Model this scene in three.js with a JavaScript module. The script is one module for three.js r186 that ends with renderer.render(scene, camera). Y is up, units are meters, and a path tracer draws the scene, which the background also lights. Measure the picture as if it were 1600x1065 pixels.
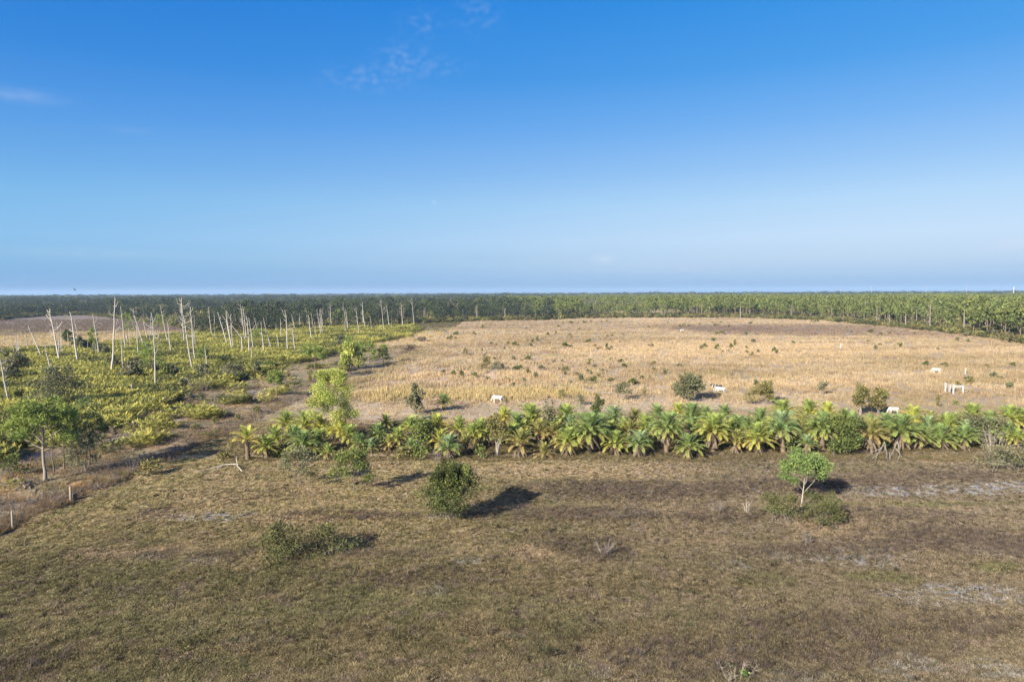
import * as THREE from 'three';
import { mergeGeometries } from 'three/addons/utils/BufferGeometryUtils.js';
import { MarchingCubes } from 'three/addons/objects/MarchingCubes.js';
import { createNoise2D } from 'simplex-noise';

// ---------------------------------------------------------------- camera, sky, sun, exposure
const W = 1600, H = 1065, FOCAL = 1066, EYE = 20;
const scene = new THREE.Scene();
const camera = new THREE.PerspectiveCamera(2 * Math.atan(H / 2 / FOCAL) * 180 / Math.PI, W / H, 0.5, 60000);
camera.rotation.order = 'YXZ';
camera.position.set(0, EYE, 0);
camera.rotation.set(-4.02 * Math.PI / 180, 0, -0.25 * Math.PI / 180);
camera.updateMatrixWorld(true);
scene.add(camera);

const EXPOSURE = 2.4;
const SUN_EL = 25 * Math.PI / 180;
const sunDir = new THREE.Vector3(-0.62 * Math.cos(SUN_EL), Math.sin(SUN_EL), 0.785 * Math.cos(SUN_EL)).normalize();
const sun = new THREE.DirectionalLight(new THREE.Color(1, 0.88, 0.71), 5);
sun.position.copy(sunDir).multiplyScalar(400).add(new THREE.Vector3(0, 0, -150));
sun.target.position.set(0, 0, -150);
sun.castShadow = true; sun.shadow.radius = 1.6;
sun.shadow.mapSize.set(4096, 4096);
Object.assign(sun.shadow.camera, { left: -300, right: 300, top: 300, bottom: -300, near: 10, far: 1200 });
scene.add(sun, sun.target);

// ---------------------------------------------------------------- randomness and noise
function rng(seed) {
  let a = (seed * 2654435761) >>> 0;
  return () => { a = (a + 0x6d2b79f5) | 0; let t = Math.imul(a ^ (a >>> 15), 1 | a); t = (t + Math.imul(t ^ (t >>> 7), 61 | t)) ^ t; return ((t ^ (t >>> 14)) >>> 0) / 4294967296; };
}
const N = [1, 2, 3, 4, 5, 6].map((s) => createNoise2D(rng(s * 77)));
const fbm = (k, x, y, o = 3) => { let s = 0, a = 0.55; for (let i = 0; i < o; i++) { s += a * N[k](x, y); x = x * 2.03 + 7.1; y = y * 2.03 - 3.7; a *= 0.5; } return s; };
const clamp = (x, a = 0, b = 1) => Math.min(b, Math.max(a, x));
const smooth = (a, b, x) => { const t = clamp((x - a) / (b - a)); return t * t * (3 - 2 * t); };
const mix = (a, b, t) => a + (b - a) * t;
const mix3 = (a, b, t) => [mix(a[0], b[0], t), mix(a[1], b[1], t), mix(a[2], b[2], t)];
const lin = (c) => (c <= 0.04045 ? c / 12.92 : Math.pow((c + 0.055) / 1.055, 2.4));
const L255 = (r, g, b) => [lin(r / 255), lin(g / 255), lin(b / 255)];
const toS = (c) => { c = clamp(c); return c <= 0.0031308 ? c * 12.92 : 1.055 * Math.pow(c, 1 / 2.4) - 0.055; };

// ---------------------------------------------------------------- sky (air and thin cirrus)
(function makeSky() {
  const w = 2048, h = 1024, data = new Float32Array(w * h * 4);
  // display colours by elevation in degrees, in the direction straight ahead
  const ramp = [[-1, 92, 136, 182], [0, 92, 136, 182], [1.2, 150, 188, 224], [2.6, 174, 207, 236], [4.2, 180, 215, 246], [7, 163, 208, 246], [9.5, 138, 191, 243], [13, 105, 171, 239], [17, 68, 152, 231], [22, 44, 138, 225], [30, 34, 122, 212], [45, 22, 96, 188], [90, 14, 66, 150]];
  const col = ramp.map(([e, ...c]) => [e, ...L255(...c)]);
  const sh = new THREE.Vector3(sunDir.x, 0, sunDir.z).normalize();
  // faint clouds: [azimuth deg, elevation deg, half width, half height, strength, grain, grey]
  const ray = (px, py) => { const v = new THREE.Vector3((px - W / 2) / FOCAL, (H / 2 - py) / FOCAL, -1).applyQuaternion(camera.quaternion).normalize(); return [Math.atan2(v.x, -v.z) * 180 / Math.PI, Math.asin(v.y) * 180 / Math.PI]; };
  const cl = [[568, 122, 70, 16, 0.22], [634, 95, 44, 24, 0.22], [690, 104, 40, 12, 0.16], [662, 35, 34, 16, 0.15], [748, 22, 34, 26, 0.17], [30, 149, 50, 8, 0.17], [140, 396, 150, 7, 0.12], [205, 204, 30, 3, 0.08], [943, 405, 16, 6, 0.4], [1588, 380, 30, 8, 0.22], [1010, 420, 220, 9, 0.12]].map(([x, y, a, b, s]) => [...ray(x, y), a * 0.0475, b * 0.05, s, 1]);
  cl.push([...ray(760, 403), 5.2, 0.32, 0.2, 0], [...ray(620, 402), 1.4, 0.2, 0.1, 0]);
  const white = L255(232, 238, 246), grey = L255(150, 184, 218);
  for (let j = 0; j < h; j++) {
    const el = ((j + 0.5) / h - 0.5) * 180, er = el * Math.PI / 180;
    let k = 1; while (k < col.length - 1 && col[k][0] < el) k++;
    const t = clamp((el - col[k - 1][0]) / (col[k][0] - col[k - 1][0]));
    const base = [1, 2, 3].map((c) => mix(col[k - 1][c], col[k][c], t));
    for (let i = 0; i < w; i++) {
      const round = ((i + 0.5) / w - 0.5) * 2 * Math.PI, ce = Math.cos(er);
      const dx = Math.cos(round) * ce, dy = Math.sin(er), dz = Math.sin(round) * ce;
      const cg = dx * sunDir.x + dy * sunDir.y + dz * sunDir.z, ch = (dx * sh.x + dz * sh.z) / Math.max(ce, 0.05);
      const c2 = ch * ch, glow = 1.1 * Math.pow(Math.max(0, cg), 4) + 2.2 * Math.pow(Math.max(0, cg), 24); // bright air round the sun, strengthened out of view to fill and neutralise shadows
      const o = (j * w + i) * 4;
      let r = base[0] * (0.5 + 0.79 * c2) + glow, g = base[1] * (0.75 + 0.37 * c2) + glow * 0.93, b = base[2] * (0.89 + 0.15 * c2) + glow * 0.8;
      const az = Math.atan2(dx, -dz) * 180 / Math.PI;
      if (el > 0 && el < 40) for (const [ca, ce2, ha, hb, s, bright] of cl) {
        const u = (az - ca) / ha, v = (el - ce2) / hb, q = u * u + v * v;
        if (q > 4) continue;
        const wisp = bright && hb > 0.5 ? clamp(0.1 + 1.1 * fbm(0, az * 0.6 + v * 0.5, el * 1.7 - az * 0.35, 4) + 0.7 * fbm(1, az * 1.7, el * 3.6, 3)) : clamp(0.75 + 0.5 * fbm(2, az * 0.6, el * 3));
        const a = s * Math.exp(-q * 1.1) * wisp, c = bright ? white : grey;
        r = mix(r, c[0], a); g = mix(g, c[1], a); b = mix(b, c[2], a);
      }
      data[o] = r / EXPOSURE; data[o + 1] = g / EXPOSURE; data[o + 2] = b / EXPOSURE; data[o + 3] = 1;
    }
  }
  const t = new THREE.DataTexture(data, w, h, THREE.RGBAFormat, THREE.FloatType);
  t.mapping = THREE.EquirectangularReflectionMapping; t.magFilter = t.minFilter = THREE.LinearFilter; t.needsUpdate = true;
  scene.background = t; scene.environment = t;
})();
scene.fog = new THREE.FogExp2(new THREE.Color(0.47, 0.7, 1.0), 0.00009);

// ---------------------------------------------------------------- where things stand
const qc = camera.quaternion, tmpV = new THREE.Vector3();
// the place on the ground seen through a point of the photograph; s = metres per photograph pixel there
function at(px, py) {
  tmpV.set((px - W / 2) / FOCAL, (H / 2 - py) / FOCAL, -1).applyQuaternion(qc);
  const k = -EYE / tmpV.y;
  return { x: tmpV.x * k, z: tmpV.z * k, d: -tmpV.z * k, s: k / FOCAL };
}
const line = (pts) => pts.map(([x, y]) => { const g = at(x, y); return [g.x, g.z]; });
const edgeWorld = [[-0.3, 505], [0, 500], [60, 494], [130, 492], [200, 500], [260, 508], [320, 522], [400, 518], [480, 512], [560, 510], [640, 506], [690, 503], [750, 501], [850, 500], [900, 497], [1000, 496], [1150, 496], [1280, 500], [1330, 505], [1400, 511], [1500, 522], [1600, 536]].map(([x, y]) => { const g = at(x, y); return [g.x / g.d, g.d]; });
edgeWorld[0] = [-1.4, edgeWorld[1][1]]; edgeWorld.push([1.4, 120]);
function forestEdge(x, z) { // distance at which the woods begin in a direction
  const a = z < -1 ? x / -z : (x < 0 ? -1.4 : 1.4);
  for (let i = 1; i < edgeWorld.length; i++) if (a < edgeWorld[i][0]) { const p = edgeWorld[i - 1], q = edgeWorld[i]; return mix(p[1], q[1], clamp((a - p[0]) / (q[0] - p[0]))); }
  return 120;
}
const fenceX = (z) => { const d = -z; return d < 58 ? -43 : d < 257 ? mix(-43, -33.5, (d - 58) / 199) : mix(-33.5, -34, (d - 257) / 200); };
const palmettoPoly = line([[-60, 570], [0, 548], [130, 543], [260, 524], [330, 518], [480, 514], [640, 508], [660, 516], [625, 530], [560, 541], [490, 562], [440, 574], [395, 590], [340, 604], [290, 612], [255, 640], [195, 655], [165, 668], [90, 690], [40, 705], [-60, 725]]);
function inside(poly, x, z) { let c = false; for (let i = 0, j = poly.length - 1; i < poly.length; j = i++) { const [xi, zi] = poly[i], [xj, zj] = poly[j]; if ((zi > z) !== (zj > z) && x < (xj - xi) * (z - zi) / (zj - zi) + xi) c = !c; } return c; }
const trackLine = line([[-40, 745], [30, 722], [80, 706], [170, 690], [240, 668], [300, 648], [345, 628], [400, 612]]);
function lineDist(pts, x, z) { let m = 1e9; for (let i = 1; i < pts.length; i++) { const [ax, az] = pts[i - 1], [bx, bz] = pts[i], dx = bx - ax, dz = bz - az, t = clamp(((x - ax) * dx + (z - az) * dz) / (dx * dx + dz * dz)); m = Math.min(m, Math.hypot(x - ax - t * dx, z - az - t * dz)); } return m; }
const height = (x, z) => {
  const d = -z; if (d < 10 || d > 420 || Math.abs(x) > 250) return 0;
  const near = smooth(420, 200, d) * smooth(250, 150, Math.abs(x));
  const beds = x > fenceX(z) && d < 84 ? 0.16 * Math.sin((d + 2.2 * N[3](x * 0.03, z * 0.02)) * 2 * Math.PI / 9.5) : 0;
  return near * (0.16 * N[4](x * 0.05, z * 0.07) + 0.07 * N[5](x * 0.3, z * 0.33) + (d < 150 ? 0.035 * N[4](x * 1.1, z * 1.1) : 0) + beds);
};

// ---------------------------------------------------------------- ground colours (what the ground is made of)
const OLIVE = [0.115, 0.103, 0.053], GREENG = [0.082, 0.086, 0.04], TAN = [0.18, 0.145, 0.086], WEED = [0.07, 0.056, 0.047], SAND = [0.15, 0.15, 0.155], STRAW = [0.255, 0.206, 0.138], PINKSTRAW = [0.195, 0.15, 0.105], GOLD = [0.26, 0.212, 0.1], LITTER = [0.085, 0.063, 0.04], BURNT = [0.1, 0.074, 0.062], UNDER = [0.07, 0.062, 0.028], DRYGRASS = [0.185, 0.146, 0.094];
// patches seen in the photograph: [kind, px, py, half width px, half height px, strength]
const patches = [
  ['s', 318, 806, 80, 9, 1], ['s', 240, 872, 26, 9, .6], ['s', 310, 880, 30, 8, .6], ['s', 1480, 766, 130, 8, 1], ['s', 1370, 768, 60, 6, .8], ['s', 1575, 760, 50, 8, 1], ['s', 985, 803, 50, 8, .7], ['s', 1345, 872, 90, 12, .8], ['s', 1250, 872, 60, 10, .5], ['s', 1535, 924, 75, 22, 1.1], ['s', 1440, 935, 60, 16, .6], ['s', 1420, 1040, 60, 26, .9], ['s', 1560, 1050, 60, 22, .9], ['s', 675, 922, 28, 12, .7], ['s', 735, 882, 24, 8, .6], ['s', 690, 812, 30, 5, .6], ['s', 1545, 868, 40, 8, .6], ['s', 1140, 885, 34, 8, .6], ['s', 1255, 1060, 60, 16, .5], ['s', 920, 1050, 40, 18, .4], ['s', 1500, 800, 60, 5, .4], ['s', 15, 795, 30, 14, .6],
  ['w', 1000, 764, 190, 16, 1], ['w', 1300, 756, 200, 14, .9], ['w', 1480, 742, 160, 12, .9], ['w', 880, 806, 190, 13, .9], ['w', 560, 808, 160, 8, .8], ['w', 1120, 806, 110, 14, .8], ['w', 1420, 806, 130, 14, .8], ['w', 1480, 845, 170, 24, 1], ['w', 1580, 850, 60, 26, 1], ['w', 1300, 862, 150, 14, .7], ['w', 940, 858, 60, 22, .8], ['w', 870, 846, 40, 12, .6], ['w', 340, 868, 60, 12, .7], ['w', 250, 868, 40, 12, .6], ['w', 600, 868, 60, 9, .6], ['w', 240, 800, 40, 12, .5], ['w', 620, 905, 140, 14, .35], ['w', 1520, 975, 110, 18, .5], ['w', 1300, 1000, 170, 40, .5], ['w', 1080, 1030, 160, 36, .4], ['w', 40, 1040, 60, 24, .5], ['w', 1150, 715, 420, 9, .35], ['w', 1500, 700, 120, 8, .4],
  ['p', 160, 866, 60, 13, .8], ['p', 270, 855, 50, 8, .8], ['p', 250, 805, 50, 10, .6], ['p', 832, 866, 42, 14, .9], ['p', 1070, 800, 60, 7, .5], ['p', 1470, 716, 60, 10, .5], ['p', 450, 815, 70, 6, .7], ['p', 1100, 843, 50, 6, .4], ['p', 900, 735, 200, 9, .5], ['p', 700, 705, 120, 8, .4], ['p', 1290, 820, 80, 20, .35], ['p', 400, 770, 120, 16, .35],
  ['g', 1370, 898, 60, 8, .7], ['g', 1560, 890, 40, 8, .8], ['g', 1190, 905, 70, 8, .4], ['g', 1440, 785, 160, 5, .7], ['g', 470, 905, 120, 20, .5], ['g', 560, 940, 140, 30, .5], ['g', 900, 960, 160, 30, .35], ['g', 300, 990, 160, 30, .4], ['g', 1300, 728, 140, 5, .4], ['g', 1130, 700, 420, 6, .5],
  ['b', 1240, 514, 200, 9, 1], ['b', 1130, 513, 90, 5, .7], ['b', 880, 508, 200, 8, .3], ['b', 1500, 525, 120, 8, .5],
  ['o', 780, 616, 150, 9, .9], ['o', 620, 616, 60, 10, .9], ['o', 880, 615, 50, 6, .6],
  ['t', 1180, 645, 260, 8, .8], ['t', 1480, 640, 160, 26, .8], ['t', 1500, 570, 140, 24, .55], ['t', 1000, 592, 260, 8, .4], ['t', 1200, 578, 240, 7, .4], ['t', 730, 640, 100, 8, .4], ['t', 860, 530, 260, 10, .35],
  ['l', 1120, 545, 260, 14, .5], ['l', 1190, 600, 180, 10, .4], ['l', 760, 590, 160, 10, .5], ['l', 690, 530, 120, 8, .4],
].map(([k, px, py, a, b, s]) => { const g = at(px, py), g2 = at(px, py - b), g3 = at(px, py + b); return { k, x: g.x, z: g.z, rx: a * g.s, rz: Math.max(0.6, (g2.d - g3.d) / 2), s }; });
const HOLES = [[500, 477.5, 130, 4.5], [90, 481, 150, 6], [620, 468, 90, 2.5], [960, 482, 80, 6], [1250, 474, 60, 2.5], [250, 470, 120, 2]].map(([px, py, a, b]) => { const g = at(px, py), g2 = at(px, py - b), g3 = at(px, py + b); return { x: g.x, z: g.z, rx: a * g.s, rz: (g2.d - g3.d) / 2 }; });
const PC = { s: SAND, w: WEED, p: PINKSTRAW, g: GREENG, b: BURNT, o: GOLD, t: [0.145, 0.115, 0.062], l: [0.33, 0.25, 0.148] };
const nearPatches = patches.filter((p) => -p.z < 84), farPatches = patches.filter((p) => -p.z >= 84);
const info = { weed: 0, sand: 0, gold: 0 };
function groundColor(x, z, out) {
  const d = -z, n1 = fbm(0, x * 0.022, z * 0.022), n2 = fbm(1, x * 0.13, z * 0.13), n3 = fbm(2, x * 0.75, z * 0.75, 2);
  let c; info.weed = info.sand = info.gold = 0;
  const fx = fenceX(z), fe = forestEdge(x, z) + 12 * n2;
  if (d > fe && d > 100) {
    c = mix3([0.05, 0.05, 0.022], [0.13, 0.11, 0.045], smooth(-0.1, 0.5, n1 + 0.4 * n2));
    if (d > 900) { const open = smooth(0.22, 0.4, fbm(3, x * 0.0022, z * 0.0011)); c = mix3(c, [0.22, 0.175, 0.095], open); }
    for (const p of HOLES) { const q = ((x - p.x) / p.rx) ** 2 + ((z - p.z) / p.rz) ** 2; if (q < 1.3) c = mix3(c, mix3([0.26, 0.21, 0.1], [0.17, 0.16, 0.065], smooth(-0.2, 0.4, n1 + n2)), smooth(1.3, 0.8, q)); }
  } else if (x > fx + 0.6 * n2) {
    if (d < 84 + 2 * n2) {
      c = mix3(OLIVE, TAN, smooth(-0.35, 0.75, n1 * 0.9 + 0.75 * n2 + 0.4 * n3));
      c = mix3(c, GREENG, 0.75 * smooth(0.05, 0.6, fbm(3, x * 0.09, z * 0.09) + 0.35 * n3));
      const dry = 0.2 + smooth(-16, 24, x + 12 * n1) * 0.42; c = mix3(c, [0.108, 0.088, 0.067], dry);
      c = mix3(c, [0.108, 0.103, 0.051], 0.5 * smooth(5, -25, x + 8 * n1) * smooth(60, 45, d)); c = mix3(c, [0.1, 0.083, 0.07], 0.35 * smooth(5, 35, x + 10 * n2));
      c = mix3(c, [0.13, 0.103, 0.088], 0.6 * smooth(0.12, 0.55, fbm(4, x * 0.33, z * 0.4, 3) + 0.25 * n3)); c = mix3(c, [0.055, 0.046, 0.036], 0.55 * smooth(0.42, 0.7, fbm(5, x * 0.45 + 3, z * 0.55, 2)));
      c = mix3(c, mix3([0.165, 0.142, 0.073], [0.2, 0.158, 0.1], smooth(-0.4, 0.5, n2 + n3)), 0.8 * Math.max(smooth(47, 63, d) * smooth(6, -18, x + 6 * n1), smooth(69, 76, d) * smooth(30, 0, x)));
    } else if (d < 103 + 3 * n2) { c = mix3(LITTER, TAN, smooth(-0.2, 0.8, n2 + n3 * 0.5)); }
    else {
      const band = fbm(3, x * 0.008, z * 0.035);
      c = mix3(STRAW, DRYGRASS, smooth(-0.3, 0.6, band + 0.5 * n2)); c = mix3(c, [0.19, 0.135, 0.09], 0.55 * smooth(0.05, 0.7, fbm(4, x * 0.05, z * 0.05) + 0.4 * n3)); c = mix3(c, [0.18, 0.155, 0.075], 0.5 * smooth(0.1, 0.7, fbm(5, x * 0.02, z * 0.05)));
    }
    const strip = smooth(9.5, 6, x - fx) * smooth(140, 100, d) * smooth(44, 58, d); // mown strip beside the old fence
    c = mix3(c, mix3([0.15, 0.135, 0.066], [0.2, 0.165, 0.095], smooth(-0.4, 0.6, Math.sin((x - fx) * 3.2) * 0.5 + n2 * 0.7)), 0.7 * strip);
    const lane = smooth(9, 5, x - fx) * smooth(110, 150, d) * smooth(330, 200, d); c = mix3(c, [0.15, 0.125, 0.066], 0.6 * lane);
  } else {
    const fieldD = 262 + 10 * n2;
    if (inside(palmettoPoly, x + 2.5 * n2, z + 3 * n2)) c = mix3(UNDER, [0.13, 0.1, 0.05], smooth(0, 0.7, n2 + 0.3 * n3));
    else if (d > fieldD) { c = mix3(mix3(GOLD, STRAW, 0.5 + 0.4 * n2), x / d < -0.32 ? [0.105, 0.083, 0.064] : [0.075, 0.07, 0.035], smooth(325, 395, d + 55 * n1 + 25 * n2)); }
    else {
      c = mix3([0.135, 0.11, 0.064], [0.215, 0.16, 0.088], smooth(-0.2, 0.6, n2 + 0.3 * n3)); c = mix3(c, [0.115, 0.105, 0.052], 0.85 * smooth(-0.1, 0.4, fbm(4, x * 0.09, z * 0.09)));
      c = mix3(c, [0.24, 0.155, 0.075], 0.7 * smooth(0.25, 0.55, fbm(3, x * 0.16, z * 0.18))); c = mix3(c, [0.1, 0.08, 0.064], 0.7 * smooth(0.1, 0.5, fbm(5, x * 0.07 + 9, z * 0.1)));
      const tr = lineDist(trackLine, x, z); const tm = smooth(2.6, 0.8, tr + 1.3 * n2); info.sand = tm; c = mix3(c, [0.18, 0.162, 0.142], 0.7 * tm * smooth(-0.5, 0.3, n3 + n2));
      const near = smooth(4.5, 1, fx - x); c = mix3(c, LITTER, 0.5 * near);
    }
  }
  for (const p of d < 86 ? nearPatches : farPatches) {
    const u = (x - p.x) / p.rx, v = (z - p.z) / p.rz, q = u * u + v * v; if (q > 2.6) continue;
    let m = smooth(1.5, 0.35, q + 0.9 * n2 + 0.35 * n3) * p.s;
    if (p.k === 's') { m *= smooth(-0.7, 0.7, n3 + 0.9 * N[5](x * 0.5, z * 1.1)); info.sand = Math.max(info.sand, m); }
    if (p.k === 'w' || p.k === 'b') info.weed = Math.max(info.weed, m);
    if (p.k === 'o') info.gold = Math.max(info.gold, m);
    c = mix3(c, PC[p.k], clamp(m * (p.k === 's' ? 0.8 : p.k === 'w' ? 0.95 * smooth(-0.9, 0.5, n3 + n2) : 0.75)));
  }
  const lift = x > fx && d < 84 ? mix(1.0, 1.1, smooth(44, 62, d)) : 1; out[0] = c[0] * 1.4 * lift; out[1] = c[1] * 1.4 * lift; out[2] = c[2] * 1.47 * lift; out[3] = n3;
  return out;
}
const sLUT = new Uint8Array(4097); for (let i = 0; i <= 4096; i++) sLUT[i] = Math.round(255 * toS(i / 4096));
function groundTexture(x0, x1, z0, z1, w, h, fine) { // z0 > z1; a picture of the ground in metres
  const data = new Uint8Array(w * h * 4), c = [0, 0, 0, 0], r = rng(w + h + Math.round(-z1));
  for (let j = 0; j < h; j++) for (let i = 0; i < w; i++) {
    const x = mix(x0, x1, (i + 0.5) / w), z = mix(z0, z1, (j + 0.5) / h); groundColor(x, z, c);
    let g = 1; if (fine) { g = 1 + 0.34 * N[0](x * 3.1, z * 3.1) + 0.24 * N[1](x * 7, z * 7) + 0.22 * (r() - 0.5); if (info.sand < 0.3 && N[2](x * 1.7, z * 1.9) + 0.6 * N[3](x * 5, z * 5) > 0.85) g *= 0.4; } else g = 1 + 0.2 * N[0](x * 0.6, z * 0.35) + 0.2 * (r() - 0.5);
    const o = (j * w + i) * 4; for (let k = 0; k < 3; k++) data[o + k] = sLUT[Math.round(4096 * clamp(c[k] * g))]; data[o + 3] = 255;
  }
  const t = new THREE.DataTexture(data, w, h); t.colorSpace = THREE.SRGBColorSpace; t.magFilter = t.minFilter = THREE.LinearFilter; t.needsUpdate = true;
  t.repeat.set(1 / (x1 - x0), 1 / (z1 - z0)); t.offset.set(-x0 / (x1 - x0), -z0 / (z1 - z0)); t.wrapS = t.wrapT = THREE.ClampToEdgeWrapping;
  return t;
}
function bumpTexture() {
  const n = 512, data = new Uint8Array(n * n * 4), torus = (f, i, j) => { const u = i / n, v = j / n, a = (x, y) => N[3](x * f, y * f); return a(u, v) * (1 - u) * (1 - v) + a(u - 1, v) * u * (1 - v) + a(u, v - 1) * (1 - u) * v + a(u - 1, v - 1) * u * v; };
  for (let j = 0; j < n; j++) for (let i = 0; i < n; i++) { const v = 0.5 + 0.35 * torus(9, i, j) + 0.25 * torus(23, i, j) + 0.2 * torus(51, i, j); const o = (j * n + i) * 4; data[o] = data[o + 1] = data[o + 2] = Math.round(255 * clamp(v)); data[o + 3] = 255; }
  const t = new THREE.DataTexture(data, n, n); t.magFilter = t.minFilter = THREE.LinearFilter; t.wrapS = t.wrapT = THREE.RepeatWrapping; t.repeat.set(1 / 5.3, 1 / 5.3); t.needsUpdate = true; return t;
}
const NEAR = [-96, 96, -18, -146], MID = [-460, 460, -140, -760];
(function makeGround() {
  const axis = (lo, hi, step, marks, far) => { const a = []; for (let v = lo; v <= hi + 1e-6; v += step) a.push(v); let s = step, v = hi; while (v < far[1]) { s *= 1.28; v = Math.min(v + s, far[1]); a.push(v); } s = step; v = lo; while (v > far[0]) { s *= 1.28; v = Math.max(v - s, far[0]); a.unshift(v); } for (const m of marks) { let b = 0; a.forEach((q, i) => { if (Math.abs(q - m) < Math.abs(a[b] - m)) b = i; }); a[b] = m; } return a; };
  const xs = axis(-96, 96, 0.6, [-460, 460], [-15000, 15000]), zs = axis(-146, -18, 0.5, [-760], [-16000, 400]);
  const pos = [], uv = []; for (const z of zs) for (const x of xs) { pos.push(x, height(x, z), z); uv.push(x, z); }
  const idx = [[], [], []], nx = xs.length;
  for (let j = 0; j + 1 < zs.length; j++) for (let i = 0; i + 1 < nx; i++) {
    const cx = (xs[i] + xs[i + 1]) / 2, cz = (zs[j] + zs[j + 1]) / 2, k = cx > NEAR[0] && cx < NEAR[1] && cz < NEAR[2] && cz > NEAR[3] ? 0 : cx > MID[0] && cx < MID[1] && cz < -18 && cz > MID[3] ? 1 : 2;
    const a = j * nx + i; idx[k].push(a, a + nx, a + nx + 1, a, a + nx + 1, a + 1);
  }
  const g = new THREE.BufferGeometry(); g.setAttribute('position', new THREE.Float32BufferAttribute(pos, 3)); g.setAttribute('uv', new THREE.Float32BufferAttribute(uv, 2));
  const all = []; let at0 = 0; idx.forEach((l, k) => { g.addGroup(at0, l.length, k); at0 += l.length; for (const v of l) all.push(v); }); g.setIndex(all); g.computeVertexNormals();
  const mats = [groundTexture(...NEAR, 2048, 1400, true), groundTexture(MID[0], MID[1], -18, MID[3], 2048, 2048, false), groundTexture(-9000, 9000, 400, -16000, 1024, 1024, false)].map((map, k) => new THREE.MeshStandardMaterial({ map, roughness: 1, ...(k === 0 ? { bumpMap: bumpTexture(), bumpScale: 0.06 } : {}) }));
  const m = new THREE.Mesh(g, mats); m.name = 'ground'; m.userData = { kind: 'structure' }; m.receiveShadow = true; scene.add(m);
})();

// ---------------------------------------------------------------- helpers for building things
class MB {
  constructor() { this.p = []; this.c = []; this.i = []; this.col = [1, 1, 1]; }
  v(x, y, z) { this.p.push(x, y, z); this.c.push(...this.col); return this.p.length / 3 - 1; }
  tri(a, b, c) { this.i.push(this.v(...a), this.v(...b), this.v(...c)); }
  quad(a, b, c, d) { const k = this.v(...a); this.v(...b); this.v(...c); this.v(...d); this.i.push(k, k + 1, k + 2, k, k + 2, k + 3); }
  leaf(x, y, z, u, w) { // a leaf-shaped card: u from base to tip, w half width
    const k = this.v(x, y, z); this.v(x + u[0] * .5 + w[0], y + u[1] * .5 + w[1], z + u[2] * .5 + w[2]); this.v(x + u[0], y + u[1], z + u[2]); this.v(x + u[0] * .5 - w[0], y + u[1] * .5 - w[1], z + u[2] * .5 - w[2]); this.i.push(k, k + 1, k + 2, k, k + 2, k + 3);
  }
  tube(pts, sides = 6) { // pts: [x, y, z, r]
    let prev = null; const up = new THREE.Vector3(), t = new THREE.Vector3(), a = new THREE.Vector3(), b = new THREE.Vector3();
    pts.forEach((p, n) => {
      const q = pts[Math.min(n + 1, pts.length - 1)], o = pts[Math.max(n - 1, 0)]; t.set(q[0] - o[0], q[1] - o[1], q[2] - o[2]).normalize();
      up.set(0.31, 0.1, 0.95); if (Math.abs(t.dot(up)) > 0.9) up.set(1, 0, 0); a.crossVectors(t, up).normalize(); b.crossVectors(t, a);
      const ring = []; for (let s = 0; s < sides; s++) { const w = s / sides * 2 * Math.PI, c = Math.cos(w) * p[3], d = Math.sin(w) * p[3]; ring.push(this.v(p[0] + a.x * c + b.x * d, p[1] + a.y * c + b.y * d, p[2] + a.z * c + b.z * d)); }
      if (prev) for (let s = 0; s < sides; s++) { const s2 = (s + 1) % sides; this.i.push(prev[s], ring[s], ring[s2], prev[s], ring[s2], prev[s2]); }
      prev = ring;
    });
    const l = pts[pts.length - 1], k = this.v(l[0], l[1], l[2]); for (let s = 0; s < sides; s++) this.i.push(prev[s], k, prev[(s + 1) % sides]);
  }
  geo(flat = false) {
    let g = new THREE.BufferGeometry(); g.setAttribute('position', new THREE.Float32BufferAttribute(this.p, 3)); g.setAttribute('color', new THREE.Float32BufferAttribute(this.c, 3)); g.setIndex(this.i);
    if (flat) g = g.toNonIndexed(); g.computeVertexNormals(); return g;
  }
}
const leafMat = new THREE.MeshPhysicalMaterial({ vertexColors: true, roughness: 1, transmission: 0.2, thickness: 0, side: THREE.DoubleSide, specularIntensity: 0.2 });
const frondMat = new THREE.MeshPhysicalMaterial({ vertexColors: true, roughness: 1, transmission: 0.2, thickness: 0, side: THREE.DoubleSide, specularIntensity: 0.3 });
const woodMat = new THREE.MeshStandardMaterial({ vertexColors: true, roughness: 0.95, side: THREE.DoubleSide });
const dryMat = new THREE.MeshPhysicalMaterial({ vertexColors: true, roughness: 1, transmission: 0.3, thickness: 0, side: THREE.DoubleSide, specularIntensity: 0.15 });
const used = new Map();
function numbered(name) { const n = used.get(name) ?? 0; used.set(name, n + 1); return n ? `${name}_${String(n).padStart(3, '0')}` : name; }
function thing(name, label, category, x, y, z, group) {
  const o = new THREE.Group(); o.name = numbered(name); o.position.set(x, y, z); o.userData = { label, category }; if (group) o.userData.group = group; scene.add(o); return o;
}
function part(parent, name, geo, mat) { const m = new THREE.Mesh(geo, mat); m.name = name; m.castShadow = m.receiveShadow = true; parent.add(m); return m; }
const FG = 1.25; // even gain on all leaf colours
const jit = (c, r, a) => { const k = 1 + a * (r() - 0.5) * 2, h = a * 0.35 * (r() - 0.5); return [c[0] * k * (1 + h), c[1] * k, c[2] * k * (1 - h)]; };
const randDir = (r) => { const y = 2 * r() - 1, a = r() * 6.283, s = Math.sqrt(1 - y * y); return [Math.cos(a) * s, y, Math.sin(a) * s]; };
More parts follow.
